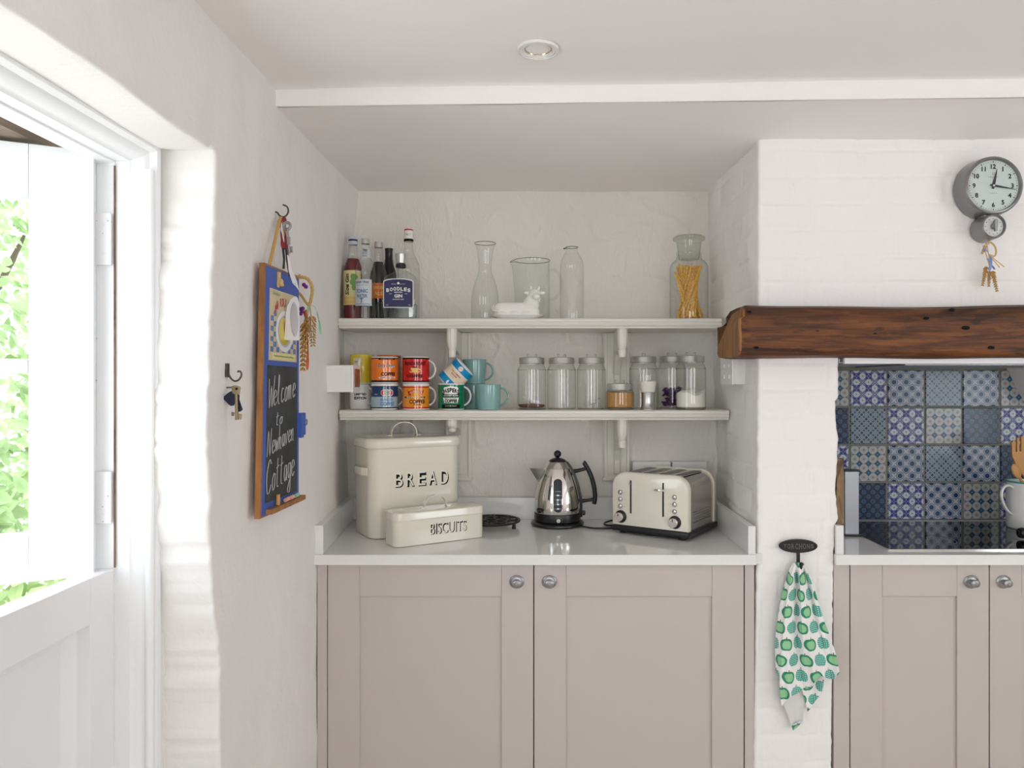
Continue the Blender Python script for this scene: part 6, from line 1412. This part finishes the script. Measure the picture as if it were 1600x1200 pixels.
# corn dolly
L = h(484, 478); root = thing_at('corn_dolly', L, 'plaited wheat corn dolly with ribbons hanging beside the chalkboard', 'wheat decoration')
w_ = lambda x, y, d=0: P(x, y, 2.03-d)-L
b = MB(); braid(b, [w_(455, 430), w_(468, 433), w_(478, 434), w_(486, 443), w_(488, 455), w_(486, 468), w_(483, 478)], .0030, 0, 12); braid(b, [w_(464, 456), w_(471, 462), w_(478, 472), w_(483, 478)], .0026, 0, 8)
for a in ((483, 478, 477, 508), (484, 478, 487, 500), (482, 478, 474, 508)): b.tube([w_(a[0], a[1]), w_(a[2], a[3])], .0020, 6)
b.build('plait', M['straw'], root)
for a, r in (((477, 505, 473, 580), .0135), ((487, 495, 489, 542), .0155), ((470, 430, 462, 436), .007)): b = MB(); wheat_ear(b, w_(a[0], a[1]), w_(a[2], a[3]), r, 11); b.build('wheat_ear', M['wheat'], root)
ribbon([w_(483, 478, .01), w_(492, 480, .012), w_(498, 500, .01), w_(501, 522, .01)], .0028, M['green_ribbon'], root); ribbon([w_(482, 478, .012), w_(480, 488, .014), w_(479, 500, .012)], .0030, M['green_ribbon'], root)
ribbon([w_(478, 484, .008), w_(480, 510, .0), w_(481, 545, -.002), w_(480, 578, .0)], .0032, M['orange_ribbon'], root); ribbon([w_(475, 486, .008), w_(477, 500, .0), w_(476, 520, -.002)], .0026, M['red_ribbon'], root)
b = MB()
for x, y in ((475, 445), (478, 448), (472, 487), (469, 483), (470, 490), (473, 482)): b.ball(w_(x, y, .012), .0058, n=10)
b.build('purple_flowers', mat('purple_petals', (.16, .03, .22), .8), root)
# lower hook and keys by the door
HY = 1.60; L = h(357, 575); root = thing_at('wall_hook', L, 'dark curled iron hook on the wall nearest the door', 'hook', 'iron hooks on the left wall')
b = MB().tube([p-L for p in spline([h(355.6, 569), h(356, 577), h(358, 586), h(362.5, 593), h(368, 595.5), h(374, 592.5), h(377.3, 586), h(376, 581), h(372.5, 580), h(371.8, 582)], 6)], .0020, 10); b.build('hook_wire', M['old_iron'], root)
MB().box(-.006, .0005, -.006, .006, -.020, .010, .0015).build('wall_plate', M['old_iron'], root)
L = h(366, 606); root = thing_at('brass_key', L, 'old brass key hanging on a nail beside the door, in front of a dark fob', 'key')
pk = lambda x, y, d=0: h(x, y, -.012+d)-L
b = MB(); c = pk(369.5, 609)
outl = [(361, 604), (364, 602.5), (369, 602.2), (374, 603.5), (376.5, 606), (375.5, 612), (374.5, 616.5), (368, 617), (363, 614)]
b.loft([[pk(x, y) for x, y in outl], [pk(x, y, .004) for x, y in outl]]); b.tube([pk(369.2, 615), pk(370.2, 656)], .0034, 12)
for x0, x1, y0, y1 in ((361.5, 367, 643.5, 650), (371, 378.5, 646, 655.5)): b.loft([[pk(x0, y0), pk(x1, y0+1), pk(x1-1, y1), pk(x0, y1)], [pk(x0, y0, .003), pk(x1, y0+1, .003), pk(x1-1, y1, .003), pk(x0, y1, .003)]])
b.build('key_body', M['brass_key'], root, ang=30); MB().ball(pk(369.5, 607.5, -.001), .0028, n=10, sc=(1, .4, 1)).build('bow_hole', M['ink'], root)
L = h(360, 625); root = thing_at('key_fob', L, 'dark navy leather key fob hanging behind the brass key by the door', 'key fob')
pk2 = lambda x, y, d=0: h(x, y, d)-L
outl = [(349, 620), (356, 614), (361, 611), (367, 613), (367, 630), (366, 633.5), (361, 634.5), (357, 632), (350, 624.5)]
b = MB().loft([[pk2(x, y, -.004) for x, y in outl], [pk2(x, y, -.008) for x, y in outl]]); b.build('fob', M['navy_fob'], root, ang=30)
outl = [(372, 616), (374.5, 617.5), (374, 624), (379.5, 640), (376, 643), (371, 643.5), (370, 630)]
MB().loft([[pk2(x, y, -.003) for x, y in outl], [pk2(x, y, -.006) for x, y in outl]]).build('fob_strap', M['navy_fob'], root, ang=30)
L = h(364, 605); root = thing_at('nail', L, 'nail in the wall that the brass key hangs from', 'nail'); MB().tube([(-.022, .004, -.001), (.014, .004, 0)], .0014, 8).build('shank', M['old_iron'], root)
